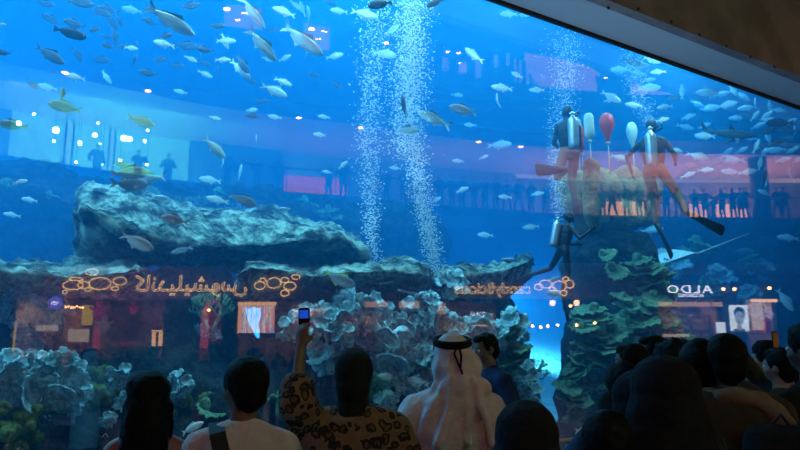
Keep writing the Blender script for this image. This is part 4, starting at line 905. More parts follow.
G = {
 'school of small fish along the top over the mirrored aqua room': [(18, 'mix', 100, 12, 22, -10), (0, 'blue', 111, 22, 20, -45), (0, 'blue', 119, 20, 14, -50), (0, 'blue', 114, 35, 20, -70), (0, 'blue', 75, 24, 22, 170), (0, 'blue', 52, 20, 22, 160), (0, 'blue', 126, 46, 16, 200), (0, 'pale', 131, 48, 14, 0), (0, 'blue', 137, 47, 12, 95),
   (0, 'pale', 132, 10, 20, 178), (0, 'blue', 153, 10, 18, -20), (0, 'blue', 150, 22, 16, 160), (0, 'blue', 165, 36, 15, 20), (0, 'blue', 186, 46, 24, 5), (0, 'blue', 108, 10, 22, 175), (0, 'blue', 160, 60, 14, 5), (0, 'pale', 191, 59, 14, -20), (0, 'blue', 176, 66, 16, 5), (0, 'blue', 148, 73, 18, 175), (0, 'pale', 181, 92, 14, 175), (0, 'pale', 75, 77, 20, 175),
   (0, 'pale', 106, 77, 16, -50), (0, 'pale', 47, 87, 18, 175), (0, 'blue', 32, 84, 16, -30), (0, 'blue', 50, 55, 30, -25), (0, 'blue', 100, 60, 20, 5), (0, 'blue', 77, 55, 18, -50), (0, 'blue', 107, 37, 12, 175), (0, 'blue', 80, 3, 26, 5), (0, 'blue', 45, 4, 18, 5), (0, 'blue', 190, 6, 20, 20), (0, 'blue', 135, 60, 12, 80), (0, 'blue', 108, 46, 14, 170), (0, 'blue', 200, 50, 12, 90)],
 'small fish below and beside the diving silver pair': [(0, 'pale', 226, 41, 20, 5), (0, 'blue', 217, 26, 16, 5), (0, 'pale', 225, 40, 14, -60), (0, 'pale', 223, 60, 16, 5), (0, 'pale', 268, 59, 13, -10), (0, 'pale', 285, 58, 14, 30), (0, 'pale', 307, 53, 9, 90), (0, 'blue', 205, 50, 16, 175), (0, 'blue', 204, 63, 14, -10), (0, 'blue', 217, 72, 13, 85), (0, 'pale', 205, 74, 16, -20),
   (0, 'pale', 302, 9, 16, 110), (0, 'pale', 309, 15, 18, 100), (0, 'pale', 295, 5, 14, -40), (0, 'blue', 313, 75, 14, -10), (0, 'blue', 337, 85, 13, -40), (0, 'blue', 260, 101, 16, 5), (0, 'pale', 225, 44, 12, -50), (0, 'blue', 330, 3, 16, -20), (0, 'blue', 272, 30, 14, 10), (0, 'blue', 250, 80, 14, -20), (0, 'pale', 215, 118, 12, -10), (0, 'pale', 252, 110, 12, 10)],
 'small pale fish in the blue water over the massive ledge': [(0, 'pale', 223, 163, 10, 90), (0, 'pale', 256, 138, 9, 85), (0, 'pale', 275, 117, 14, 175), (0, 'pale', 324, 117, 13, 175), (0, 'pale', 320, 135, 14, 175), (0, 'pale', 240, 172, 16, 80), (0, 'pale', 210, 180, 22, 175), (0, 'pale', 343, 165, 12, 40), (0, 'pale', 327, 172, 10, 175), (0, 'pale', 395, 168, 12, 175), (0, 'blue', 253, 116, 14, 175), (0, 'pale', 30, 200, 16, 175), (0, 'pale', 20, 182, 14, 20), (0, 'pale', 12, 215, 16, 175)],
 'small fish in midwater between bubbles and diver': [(0, 'pale', 457, 95, 12, -10), (0, 'pale', 458, 161, 12, 175), (0, 'pale', 484, 157, 10, 20), (0, 'pale', 470, 125, 12, 175), (0, 'pale', 505, 197, 14, 175), (0, 'pale', 537, 194, 14, 5), (0, 'pale', 462, 190, 14, 20), (0, 'pale', 436, 200, 12, 30)],
}
for g, L_ in G.items():
    for (_, k, x, y, L, a) in L_:
        if k == 'mix': k = 'blue'
        fish(k, x, y, L, a, rnd.uniform(2.2, 5.5), ('fish of the ' + g) if g.startswith('school') else 'one of the ' + g, g)
# the dense school over the far side of the tank
SCH = [(632, 62, 20, -20), (638, 66, 22, -5), (620, 70, 18, 175), (652, 60, 16, -20), (649, 80, 12, 0), (634, 105, 16, 175), (665, 107, 14, 175), (682, 92, 14, 85), (712, 108, 20, 175), (727, 105, 18, 5), (733, 91, 14, -60), (747, 108, 16, 175), (742, 96, 16, -40), (755, 104, 12, 80), (770, 107, 12, 90), (778, 110, 12, -20),
 (698, 156, 20, -25), (690, 165, 16, -25), (715, 162, 20, 10), (731, 160, 22, 175), (731, 172, 18, 175), (748, 172, 16, 5), (688, 175, 14, 10), (620, 158, 18, -15), (727, 153, 14, 30), (706, 170, 14, -10), (685, 127, 16, -20), (688, 117, 14, 5), (738, 118, 16, 170), (746, 116, 16, -30), (766, 116, 14, 30), (758, 126, 14, 10),
 (778, 128, 16, 170), (790, 122, 12, 20), (785, 140, 14, 10), (768, 138, 14, 100), (795, 132, 12, 90), (757, 146, 14, 60), (776, 150, 18, 175), (792, 150, 14, 30), (783, 160, 14, 10), (750, 138, 13, 170), (764, 153, 12, 60), (798, 160, 12, 10), (722, 94, 14, 0), (697, 104, 14, -30), (672, 98, 12, 0), (662, 120, 13, 10), (755, 116, 12, 40), (772, 121, 16, 170), (790, 112, 12, 175), (742, 150, 12, 20), (760, 164, 12, 80), (790, 175, 14, 95), (704, 126, 12, 10), (640, 74, 14, 170), (610, 100, 12, 10), (658, 72, 14, 175), (718, 180, 12, 10), (676, 150, 12, -20)]
for (x, y, L, a) in SCH:
    fish('pale' if rnd.random() < .8 else 'blue', x, y, L * 1.1, a + rnd.uniform(-8, 8), rnd.uniform(2.0, 6.0), 'small fish of the dense school past the second kneeling diver, around the shark', 'dense school around the shark')
for (x, y, L, a) in [(780, 123, 24, 170), (786, 130, 20, 160), (768, 131, 20, 10), (776, 143, 20, 20), (790, 145, 18, 175)]:
    fish('dark' if L > 20 else 'blue', x, y, L, a, 2.0, 'dark fish in the thick of the dense school by the side edge', 'dark fish in the dense school')

# shark
M['shark'] = fishmat('shark_skin', (.03, .04, .06), (.22, .24, .26), None, .5)
def mk_shark():
    root = empty('reef_shark'); bm = bmesh.new(); rs = []
    for x, h, w, z in [(.5, .01, .01, -.01), (.47, .05, .06, 0), (.4, .09, .11, 0), (.28, .14, .15, 0), (.12, .17, .16, 0), (-.05, .14, .13, 0), (-.2, .09, .08, .01), (-.32, .045, .04, .02), (-.38, .03, .02, .03)]:
        rs.append([V((x, w / 2 * math.cos(a), z + h / 2 * math.sin(a))) for a in [2 * PI * j / 16 for j in range(16)]])
    rings(bm, rs); obj('body', bm, M['shark'], root, True)
    def fn(nm, pts, mt, th=.012):
        b = bmesh.new(); extrude_poly(b, pts, mt, th); obj(nm, b, M['shark'], root)
    side = Matrix.Rotation(PI / 2, 4, 'X')
    fn('tail_fin', [(-.35, .04), (-.42, .12), (-.52, .24), (-.47, .1), (-.43, .03), (-.46, -.06), (-.40, -.01), (-.35, .01)], side)
    fn('dorsal_fin', [(.14, .07), (.06, .14), (.01, .20), (.02, .12), (-.01, .06)], side)
    fn('second_dorsal_fin', [(-.2, .045), (-.25, .09), (-.27, .04)], side)
    for s in (-1, 1):
        fn('pectoral_fin', [(.2, s * .05), (.12, s * .2), (.06, s * .27), (.09, s * .14), (.1, s * .05)], Matrix.Translation((0, 0, -.04)) @ Matrix.Rotation(-s * .5, 4, 'X'))
        b = bmesh.new(); ell(b, (.41, s * .045, .015), .008, sub=1); obj('eye', b, M['f_eye'], root, True)
    return root
KIND['shark'] = [mk_shark()]
fish('shark', 728, 134, 52, -12, 2.2, 'dark reef shark with raised tail among the school', None, 25)
bpy.data.objects['reef_shark']['category'] = 'shark'
# ray
M['ray'] = pbr('ray_skin', (.85, .92, .88), .6, vary=.1)
root = empty('stingray'); bm = bmesh.new(); nx, ny = 20, 20; top = []; bot = []
for i in range(nx + 1):
    u = i / nx; x = .5 - u; hw = .55 * (math.sin(PI * min(1, u * 1.02) ** .9)) ** .9 + .01; rt_, rb = [], []
    for j in range(ny + 1):
        v = j / ny * 2 - 1; y = v * hw; th = .09 * math.sin(PI * u) * (1 - abs(v)) ** 1.1 + .004; z = .16 * abs(v) ** 2 * math.sin(PI * u)
        rt_.append(bm.verts.new((x, y, z + th))); rb.append(bm.verts.new((x, y, z - th * .4)))
    top.append(rt_); bot.append(rb)
for i in range(nx):
    for j in range(ny):
        bm.faces.new((top[i][j], top[i + 1][j], top[i + 1][j + 1], top[i][j + 1])); bm.faces.new((bot[i][j], bot[i][j + 1], bot[i + 1][j + 1], bot[i + 1][j]))
    bm.faces.new((top[i][0], bot[i][0], bot[i + 1][0], top[i + 1][0])); bm.faces.new((top[i][ny], top[i + 1][ny], bot[i + 1][ny], bot[i][ny]))
for e in (0, nx):
    for j in range(ny): bm.faces.new((top[e][j], top[e][j + 1], bot[e][j + 1], bot[e][j]))
obj('body', bm, M['ray'], root, True)
bm = bmesh.new(); tube(bm, [(-.45 - .1 * i, 0, .02 + .012 * i) for i in range(14)], [.016 * (1 - i / 14) + .002 for i in range(14)], 8); obj('tail', bm, M['ray'], root, True)
for s in (-1, 1):
    bm = bmesh.new(); ell(bm, (.3, s * .07, .07), (.03, .02, .02), sub=2); obj('eye', bm, M['f_eye'], root, True)
p = tank(679, 259, 3.4); k = 44 * zc(p) / F
vd = ray(679, 259).normalized(); rt = vd.cross(V((0, 0, 1))).normalized()
h = (rt * -.90 + vd * -.40 + V((0, 0, -.20))).normalized(); z = (V((0, 0, 1)) + vd * -.26); z = (z - h * z.dot(h)).normalized()
inst(root, frame(p, h * k, z.cross(h) * k, z * k), 'pale stingray gliding with long thin tail over the reflected shoe shop sign', 'ray')

# ------------------------------------------------------------------ bubbles
m, nt, out = new_mat('air_bubbles')
b = nt.nodes.new('ShaderNodeBsdfPrincipled'); b.inputs['Base Color'].default_value = (.96, 1, 1, 1); b.inputs['Roughness'].default_value = .15; b.inputs['Specular IOR Level'].default_value = 1
nt.links.new(b.outputs[0], out.inputs[0]); M['bubble'] = m
def bubbles(path, n, d, w, rr, label, seed, mid=.5):
    r = random.Random(seed); bm = bmesh.new(); P = rsm(path, 60); c = tank(*path[0], d)
    ico = bmesh.new(); bmesh.ops.create_icosphere(ico, subdivisions=1, radius=1); iv = [v.co.copy() for v in ico.verts]; ifc = [[v.index for v in f.verts] for f in ico.faces]; ico.free()
    for _ in range(n):
        t = r.random(); x, y = P[int(t * 59)]; q = tank(x, y, d)
        ww = w(t) if callable(w) else w; k = zc(q) / F * ww
        q = q + V((1, 0, 0)) * r.gauss(0, k) + V((0, 1, 0)) * r.gauss(0, k) + V((0, 0, r.uniform(-.2, .2)))
        s = rr * r.uniform(.35, 1.0) ** 1.5
        vs_ = [bm.verts.new(q - c + V((a.x, a.y, a.z * .75)) * s) for a in iv]
        for f in ifc: bm.faces.new([vs_[i] for i in f])
    return tag(obj('bubble_column', bm, M['bubble'], loc=c), label, 'bubbles', kind='stuff')
bubbles([(372, 262), (371, 200), (368, 140), (372, 80), (378, 20), (380, -10)], 3000, 2.3, lambda t: 4 + 6 * t, .019, 'thin rising bubble column ending behind the massive ledge', 1)
bubbles([(405, 150), (408, 100), (410, 40), (413, -12)], 5200, 1.9, lambda t: 9 + 1 * t, .019, 'wide dense bubble column rising out of sight at the top', 2)
bubbles([(436, 268), (430, 240), (424, 210), (418, 175), (412, 140)], 2600, 1.8, lambda t: 4 + 3 * t, .018, 'bubble plume curving up from the joint of the ledges', 3)
bubbles([(560, 215), (556, 170), (560, 130), (565, 80), (567, 30)], 3000, 2.6, lambda t: 3 + 7 * t, .018, 'bubble column rising past the upper diver to the ceiling edge', 4)
bubbles([(652, 128), (645, 110), (638, 90), (632, 60), (630, 45)], 1000, 2.6, lambda t: 4 + 4 * t, .018, 'breath bubbles streaming from the kneeling diver', 5)
# ================================================================== people
def cloth(name, col, col2=None, scale=8, rough=.85, bump=.25):
    return pbr(name, col, rough, 0, .2, vary=.12, scale=scale, bump=bump, bscale=22, col2=col2)
M['skin_warm'] = pbr('skin', (.42, .24, .16), .55, vary=.08); M['skin_dark'] = pbr('dark_skin', (.22, .12, .08), .55, vary=.08)
M['hair'] = pbr('black_hair', (.004, .0035, .0035), .65, spec=.15, vary=.5, scale=40, bump=.2, bscale=60)
M['black'] = cloth('black_cloth', (.010, .010, .012)); M['white_shirt'] = cloth('off_white_shirt', (.72, .66, .60)); M['thobe'] = cloth('white_thobe', (.80, .76, .70))
M['navy'] = cloth('navy_cotton', (.02, .05, .12)); M['jeans'] = cloth('dark_jeans', (.02, .03, .05)); M['beige'] = cloth('beige_scarf', (.22, .14, .10)); M['brown'] = cloth('brown_coat', (.05, .032, .025))
M['pink'] = cloth('dusty_pink_top', (.45, .2, .17)); M['teal_cloth'] = cloth('teal_trousers', (.01, .06, .07)); M['lime'] = cloth('yellow_green_vest', (.35, .42, .05)); M['orange'] = cloth('orange_cloth', (.7, .25, .05))
M['strap'] = pbr('backpack_webbing', (.012, .012, .014), .7); M['eye_w'] = pbr('eye_white', (.8, .78, .75), .3); M['phone'] = pbr('phone_shell', (.01, .01, .012), .25)
M['screen'] = glow('phone_screen', (.02, .10, .8), .6); M['screen_w'] = glow('white_phone_screen', (.9, .95, 1), 2.5)
# leopard print
m, nt, out = new_mat('leopard_print'); b = nt.nodes.new('ShaderNodeBsdfPrincipled'); b.inputs['Roughness'].default_value = .85; nt.links.new(b.outputs[0], out.inputs[0])
tc = nt.nodes.new('ShaderNodeTexCoord'); nz = nt.nodes.new('ShaderNodeTexNoise'); nz.inputs['Scale'].default_value = 14; mxv = nt.nodes.new('ShaderNodeMixRGB'); mxv.inputs[0].default_value = .06
nt.links.new(tc.outputs['Object'], nz.inputs['Vector']); nt.links.new(tc.outputs['Object'], mxv.inputs[1]); nt.links.new(nz.outputs['Color'], mxv.inputs[2])
vo = nt.nodes.new('ShaderNodeTexVoronoi'); vo.inputs['Scale'].default_value = 23; nt.links.new(mxv.outputs[0], vo.inputs['Vector'])
cr = nt.nodes.new('ShaderNodeValToRGB'); e = cr.color_ramp.elements; cr.color_ramp.interpolation = 'EASE'
e[0].position = .0; e[0].color = (.10, .045, .02, 1); e[1].position = .72; e[1].color = (.22, .105, .06, 1)
for ps, c in ((.22, (.16, .07, .03)), (.30, (.012, .008, .006)), (.46, (.012, .008, .006)), (.56, (.26, .13, .065))):
    k = e.new(ps); k.color = (*c, 1)
nt.links.new(vo.outputs['Distance'], cr.inputs[0]); nt.links.new(cr.outputs[0], b.inputs['Base Color']); M['leopard'] = m

def ik(a, b, l1, l2, pole):
    """elbow or knee between two ends"""
    a, b, pole = V(a), V(b), V(pole); d = b - a; L = min(d.length, (l1 + l2) * .998); t = d.normalized()
    x = (l1 * l1 - l2 * l2 + L * L) / (2 * L); h = math.sqrt(max(0, l1 * l1 - x * x)); p = pole - t * pole.dot(t)
    p = p.normalized() if p.length > 1e-5 else t.orthogonal()
    return a + t * x + p * h, a + t * L
def J(h=1.75, hand_l=None, hand_r=None, pole_l=(-.5, -.4, -.8), pole_r=(.5, -.4, -.8), head_yaw=0, head_pitch=0, foot_l=None, foot_r=None, knee=(0, 1, 0), lean=0, broad=1.0, pelvis=None):
    """joints of a standing figure, x to its right, y forward, in metres for a height of 1.75 and scaled after"""
    j = {'s': h / 1.75, 'yaw': head_yaw, 'hp': head_pitch, 'b': broad}
    pel = V(pelvis or (0, 0, .95)); j['pel'] = pel
    Lm = Matrix.Translation(pel) @ Matrix.Rotation(-lean, 4, 'X') @ Matrix.Translation((0, 0, -.95)); j['L'] = Lm
    for s, n in ((-1, 'l'), (1, 'r')):
        j['sh' + n] = Lm @ V((s * .172 * broad, 0, 1.385))
        hd = {'l': hand_l, 'r': hand_r}[n]; hd = V(hd) if hd else j['sh' + n] + V((s * .08, .05, -.5))
        j['el' + n], j['wr' + n] = ik(j['sh' + n], hd, .29, .26, {'l': pole_l, 'r': pole_r}[n])
        j['hip' + n] = pel + V((s * .09, 0, -.03))
        ft = {'l': foot_l, 'r': foot_r}[n]; ft = V(ft) if ft else V((s * .11, 0, .09)) 
        j['kn' + n], j['an' + n] = ik(j['hip' + n], ft, .43, .42, knee)
    return j
def hand(bm, w, d, up, s=1, curl=.4):
    """palm, four fingers and a thumb: d points along the hand, up is the back of it"""
    d = V(d).normalized(); up = V(up); up = (up - d * up.dot(d)).normalized(); sd = d.cross(up) * s; w = V(w)
    R = Matrix((sd, d, up)).transposed()
    ell(bm, w + d * .05, (.040, .052, .018), R, 2)
    for k, (o, L) in enumerate(((-.030, .062), (-.010, .072), (.011, .068), (.031, .052))):
        a = w + d * .085 + sd * o; a1 = a + (d * math.cos(curl * .5) - up * math.sin(curl * .5)) * L * .5; a2 = a1 + (d * math.cos(curl * 1.6) - up * math.sin(curl * 1.6)) * L * .5
        capsule(bm, w + d * .06 + sd * o * .8, a, .010, .0095, 8); capsule(bm, a, a1, .0095, .0085, 8); capsule(bm, a1, a2, .0085, .007, 8)
    a = w + d * .025 - sd * .03; a1 = a + (d * .6 - sd * .8 - up * .2) * .035; a2 = a1 + (d * .9 - sd * .3 - up * .4) * .03
    capsule(bm, a, a1, .013, .011, 8); capsule(bm, a1, a2, .011, .009, 8)
def headm(j):
    return j['L'] @ Matrix.Translation((0, 0, 1.50)) @ Matrix.Rotation(j['yaw'], 4, 'Z') @ Matrix.Rotation(j['hp'], 4, 'X') @ Matrix.Translation((0, 0, -1.50))
def body(j, m, voxel=.013, sex=1, curl=.4, hands=True):
    bm = bmesh.new(); b = j['b']
    loft(bm, [(0, 0, .86, .12, .09), (0, 0, .92, .165, .115), (0, 0, 1.0, .155, .11), (0, .005, 1.1, .13, .095), (0, .005, 1.22, .15 * b, .105), (0, 0, 1.33, .165 * b, .11), (0, -.005, 1.40, .165 * b, .09), (0, -.005, 1.44, .11 * b, .07), (0, 0, 1.48, .06, .055), (0, 0, 1.52, .05, .05)], 20, j['L'])
    H = headm(j); R3 = H.to_3x3()
    def he(c, r, sub=2): ell(bm, H @ V(c), r, R3, sub)
    capsule(bm, j['L'] @ V((0, -.005, 1.42)), H @ V((0, .0, 1.56)), .056, .052)
    he((0, -.005, 1.655), (.076, .096, .10), 3); he((0, .03, 1.60), (.058, .066, .068), 3); he((0, .062, 1.565), (.028, .028, .022))
    he((0, .096, 1.612), (.013, .02, .018)); capsule(bm, H @ V((0, .088, 1.65)), H @ V((0, .102, 1.618)), .008, .011, 8)
    he((0, .082, 1.578), (.026, .014, .010)); he((0, .083, 1.664), (.05, .014, .010))
    for s in (-1, 1): he((s * .079, -.005, 1.625), (.010, .018, .032)); he((s * .045, .055, 1.61), (.025, .03, .03))
    for n, s in (('l', -1), ('r', 1)):
        sh, el, wr = j['sh' + n], j['el' + n], j['wr' + n]
        capsule(bm, sh, el, .052, .040); capsule(bm, el, wr, .041, .027); capsule(bm, j['L'] @ V((s * .03, -.012, 1.455)), sh + V((0, 0, .012)), .050, .044)
        if hands: hand(bm, wr, wr - el, j.get('up' + n, V((s, 0, .2))), s, curl)
        capsule(bm, j['hip' + n], j['kn' + n], .085, .056); 
        mid = j['kn' + n].lerp(j['an' + n], .3); capsule(bm, j['kn' + n], mid, .055, .055); capsule(bm, mid, j['an' + n], .055, .036)
        f = j.get('toe' + n); an = j['an' + n]; toe = V(f) if f else an + V((0, .17, -.06)); capsule(bm, an + V((0, -.03, -.04)) if not f else an, toe, .036, .028)
    me = remesh(bm, voxel, 'body'); return me
def shirt_bm(j, r=.018, sleeve=1.0, z0=.86, b=None, flare=0.0, neck=1.47):
    bm = bmesh.new(); b = b or j['b']; q = r
    loft(bm, [(0, 0, z0, .165 + q + flare, .12 + q + flare), (0, 0, max(z0 + .04, 1.0), .155 + q + flare * .8, .115 + q + flare * .6), (0, .005, 1.1, .14 + q + flare * .4, .105 + q), (0, .005, 1.22, .15 * b + q, .112 + q), (0, 0, 1.33, .165 * b + q, .115 + q), (0, -.005, 1.40, .165 * b + q, .095 + q), (0, -.005, 1.44, .12 * b + q, .075 + q), (0, 0, neck, .06 + q, .056 + q)], 22, j['L'])
    for n in 'lr':
        sh, el, wr = j['sh' + n], j['el' + n], j['wr' + n]
        capsule(bm, j['L'] @ V(((-.03 if n == 'l' else .03), -.012, 1.445)), sh + V((0, 0, .012)), .052 + q * .8, .046 + q)
        if sleeve > .05: capsule(bm, sh, sh.lerp(el, min(1, sleeve * 2 if sleeve < .5 else 1)), .058 + q, .046 + q)
        if sleeve > .5: capsule(bm, el, el.lerp(wr, (sleeve - .5) * 2), .046 + q, .034 + q * 1.2)
    return bm
def wear(name, bm, m, root, voxel=.014, fold=.006, seed=1, smooth=2):
    me = remesh(bm, voxel, name, smooth)
    if fold: displace(me, fold, 7, seed, 3)
    return link_mesh(name, me, m, root)
def trousers_bm(j, r=.016, waist=1.02):
    bm = bmesh.new(); loft(bm, [(0, 0, .84, .12, .09), (0, 0, .90, .165 + r, .118 + r), (0, 0, waist, .15 + r, .11 + r)], 20, j['L'])
    for n in 'lr': capsule(bm, j['hip' + n], j['kn' + n], .088 + r, .060 + r); capsule(bm, j['kn' + n], j['an' + n], .060 + r, .045 + r)
    return bm
def shoes(j, m, root):
    for n in 'lr':
        bm = bmesh.new(); a = j['an' + n]; capsule(bm, a + V((0, -.04, -.045)), a + V((0, .15, -.05)), .044, .040); capsule(bm, a + V((0, 0, -.01)), a + V((0, .02, -.04)), .045, .045)
        link_mesh('shoe', remesh(bm, .012, 'shoe'), m, root)
def short_hair(j, m, root, spiky=0, full=1.0, seed=2):
    bm = bmesh.new(); H = headm(j); R3 = H.to_3x3()
    ell(bm, H @ V((0, -.022, 1.672)), (.086 * full, .098 * full, .092 * full), R3, 3); ell(bm, H @ V((0, -.05, 1.62)), (.074 * full, .062, .09), R3, 3)
    ell(bm, H @ V((0, .04, 1.72)), (.06, .05, .035), R3, 2)
    for s in (-1, 1): ell(bm, H @ V((s * .070, .015, 1.66)), (.016, .03, .045), R3, 2)
    if spiky:
        r = random.Random(seed)
        for _ in range(70):
            a, e_ = r.uniform(0, 6.28), r.uniform(.0, 1.5); dr = V((math.cos(a) * math.cos(e_), math.sin(a) * math.cos(e_), math.sin(e_)))
            c = V((0, -.025, 1.665)); tube(bm, [H @ (c + dr * .07), H @ (c + dr * (.10 + spiky * r.random()))], [.012, .004], 6)
    me = remesh(bm, .009, 'hair', 1); displace(me, .005, 30, seed, 3)
    return link_mesh('hair', me, m, root)
def eyes(j, root):
    H = headm(j)
    for s in (-1, 1):
        bm = bmesh.new(); ell(bm, H @ V((s * .031, .082, 1.637)), .0125, sub=2); e_ = obj('eye', bm, M['eye_w'], root, True)
        bm = bmesh.new(); ell(bm, H @ V((s * .031, .0905, 1.637)), .006, sub=1); obj('iris', bm, M['f_eye'], e_, True)
def place(root, j, px, pyTop, y, face, topz=1.765, extra=0):
    """stand the figure on the floor with its crown at a pixel; face: degrees, 0 looks away along the view"""
    p = at_y(px, pyTop, y); s = (p.z - extra) / topz
    root.location = (p.x, p.y, 0); root.rotation_euler = (0, 0, math.radians(face)); root.scale = (s, s, s)
    return s
def person(label, m_skin, j, top=None, bottom=None, hair='short', sleeve=.35, hands=True, **k):
    r = empty('person'); tag(r, label, 'person')
    link_mesh('body', body(j, m_skin, hands=hands, **{q: k[q] for q in ('curl', 'voxel') if q in k}), m_skin, r); eyes(j, r)
    if top: wear(k.get('topname', 'shirt'), shirt_bm(j, sleeve=sleeve, z0=k.get('z0', .88), r=k.get('r', .018), flare=k.get('flare', 0)), top, r)
    if bottom: wear('trousers', trousers_bm(j), bottom, r)
    shoes(j, M['black'], r)
    if hair == 'short': short_hair(j, M['hair'], r, k.get('spiky', 0), k.get('full', 1.0), k.get('seed', 2))
    return r
def phone(px, py, y, label, w=.065, h=.125, face=0, m=None, tilt=0, scr=.8):
    root = empty('phone'); bm = bmesh.new(); add_box(bm, (-w / 2, -.006, -h / 2), (w / 2, .006, h / 2), bevel=.004); obj('case', bm, M['phone'], root)
    bm = bmesh.new(); add_box(bm, (-w * .4, -.0075, -h * .05), (w * .4, -.006, h * .38)) if scr < 1 else add_box(bm, (-w * .44, -.0075, -h * .42), (w * .44, -.006, h * .42)); obj('screen', bm, m or M['screen'], root)
    bm = bmesh.new(); [add_box(bm, (-w * .32 + i * w * .23, -.0078, -h * .4 + q * h * .09), (-w * .32 + i * w * .23 + w * .16, -.006, -h * .4 + q * h * .09 + h * .05)) for i in range(3) for q in range(3)]
    if scr < 1: obj('keypad', bm, M['strap'], root)
    else: bm.free()
    p = at_y(px, py, y); root.location = p; root.rotation_euler = (0, tilt, math.radians(face)); tag(root, label, 'phone'); return root

# --- long haired woman
j = J(1.6, broad=.9, hand_l=(-.16, .25, 1.15), hand_r=(.16, .25, 1.12)); r = person('woman with long loose dark hair and bare shoulders, seen from behind', M['skin_warm'], j, M['pink'], M['jeans'], None, sleeve=0, z0=.86)
for c in kids(r):
    if c.name.startswith('shirt'): 
        me = c.data; bmx = bmesh.new(); bmx.from_mesh(me); bmesh.ops.delete(bmx, geom=[v for v in bmx.verts if v.co.z > 1.375], context='VERTS'); bmx.to_mesh(me); bmx.free(); c.name = 'camisole'
bm = bmesh.new(); H = headm(j)
ell(bm, (0, -.03, 1.68), (.105, .105, .095), sub=3); ell(bm, (-.045, -.03, 1.70), (.07, .08, .075), sub=3); ell(bm, (0, -.05, 1.60), (.108, .085, .11), sub=3)
loft(bm, [(0, -.09, 1.12, .085, .03), (0, -.10, 1.25, .105, .045), (0, -.09, 1.40, .112, .06), (0, -.07, 1.52, .11, .08), (0, -.05, 1.62, .10, .09), (0, -.03, 1.70, .06, .07)], 24)
for s in (-1, 1): capsule(bm, (s * .095, -.04, 1.6), (s * .105, -.02, 1.36), .03, .025)
me = remesh(bm, .010, 'hair', 1); displace(me, .010, 12, 4, 4); link_mesh('hair', me, M['hair'], r)
for s in (-1, 1):
    bm = bmesh.new(); tube(bm, [(s * .10, -.10, 1.36), (s * .11, -.07, 1.445), (s * .105, .0, 1.465), (s * .10, .08, 1.40)], .006, 6); obj('shoulder_strap', bm, M['pink'], r, True)
place(r, j, 152, 368, 3.2, 8, 1.785)
# --- man with backpack
j = J(1.72, broad=1.04, head_yaw=.75, hand_l=(-.06, .22, 1.42), pole_l=(-.8, .0, -.8), hand_r=(.18, .3, 1.1)); j['upl'] = V((-.3, 1, .2))
r = person('man in off white shirt with one backpack strap, hand at his chin', M['skin_dark'], j, M['white_shirt'], M['jeans'], 'short', sleeve=.42, full=1.1, seed=3)
bm = bmesh.new(); loft(bm, [(0, -.005, 1.455, .078, .074), (0, 0, 1.49, .072, .07), (0, 0, 1.50, .06, .058)], 24); wear('collar', bm, M['white_shirt'], r, .010, 0)
bm = bmesh.new(); P = [(-.12, .13, 1.30), (-.12, .10, 1.42), (-.11, .0, 1.482), (-.085, -.10, 1.45), (-.05, -.15, 1.36), (-.01, -.165, 1.22), (.03, -.165, 1.05), (.04, -.16, .98)]
rs = []
for i, p in enumerate(P):
    p = V(p); w = .033; t = (V(P[min(i + 1, 7)]) - V(P[max(i - 1, 0)])).normalized(); nrm = V((p.x * .3, p.y, p.z - 1.25)).normalized(); sd = t.cross(nrm).normalized(); u = nrm * .009
    rs.append([p - sd * w - u, p + sd * w - u, p + sd * w + u, p - sd * w + u])
rings(bm, rs); o = obj('backpack_strap', bm, M['strap'], None); tag(o, 'dark sling bag strap crossing the off white shirt', 'bag')
BAG = empty('sling_bag'); o.parent = BAG; o.name = 'strap'
for k_ in ('label', 'category'): del o[k_]
tag(BAG, 'dark sling bag hanging over the shoulder of the man in off white', 'bag')
bm = bmesh.new(); add_box(bm, (-.04, -.30, .80), (.26, -.165, 1.10), bevel=.04); obj('pouch', bm, M['strap'], BAG)
bm = bmesh.new(); add_box(bm, (-.075, -.195, 1.16), (.0, -.17, 1.22), bevel=.006); obj('buckle', bm, M['phone'], BAG)
place(r, j, 245, 355, 2.9, 4, 1.775); BAG.matrix_world = Matrix.Translation(r.location) @ Matrix.Rotation(r.rotation_euler.z, 4, 'Z') @ Matrix.Diagonal((*r.scale, 1))
# --- leopard shawl with raised phone
base = at_y(354, 347, 3.3); K_ = base.z / 1.785
wt = at_y(301, 347, 3.22); wt = V((wt.x - base.x, wt.y - base.y, wt.z)) / K_
j = J(1.7, broad=1.12, hand_l=tuple(wt), pole_l=(-.35, -.3, -.6), hand_r=(.17, .28, 1.15)); j['wrl'] = V(wt); j['ell'] = V(wt) + V((-.01, -.04, -.26)); j['upl'] = V((-.5, -1, 0)); j['elr'] = j['elr'] + V((.03, 0, 0))
r = person('person in a leopard print robe and black headscarf raising an arm', M['skin_dark'], j, None, None, None, curl=.9)
bm = shirt_bm(j, r=.042, sleeve=.62, z0=.35, b=1.25, flare=.07, neck=1.46); ell(bm, (0, -.02, 1.42), (.20, .12, .07)); wear('robe', bm, M['leopard'], r, .016, .012, 3)
bm = bmesh.new(); H = headm(j); ell(bm, (0, -.012, 1.665), (.096, .115, .118), sub=3); ell(bm, (0, -.03, 1.60), (.088, .10, .10), sub=3); capsule(bm, (0, -.02, 1.54), (0, -.02, 1.45), .078, .09)
wear('headscarf', bm, M['black'], r, .012, .006, 5)
r.location = (base.x, base.y, 0); r.scale = (K_,) * 3
hd = (j['wrl'] - j['ell']).normalized(); q = (j['wrl'] + hd * .145 + V((0, .022, 0))) * K_ + V((base.x, base.y, 0))
o = phone(302, 318, 3.2, 'black keypad phone held up high with a small blue screen', w=.052, h=.088, tilt=-.05); o.location = q
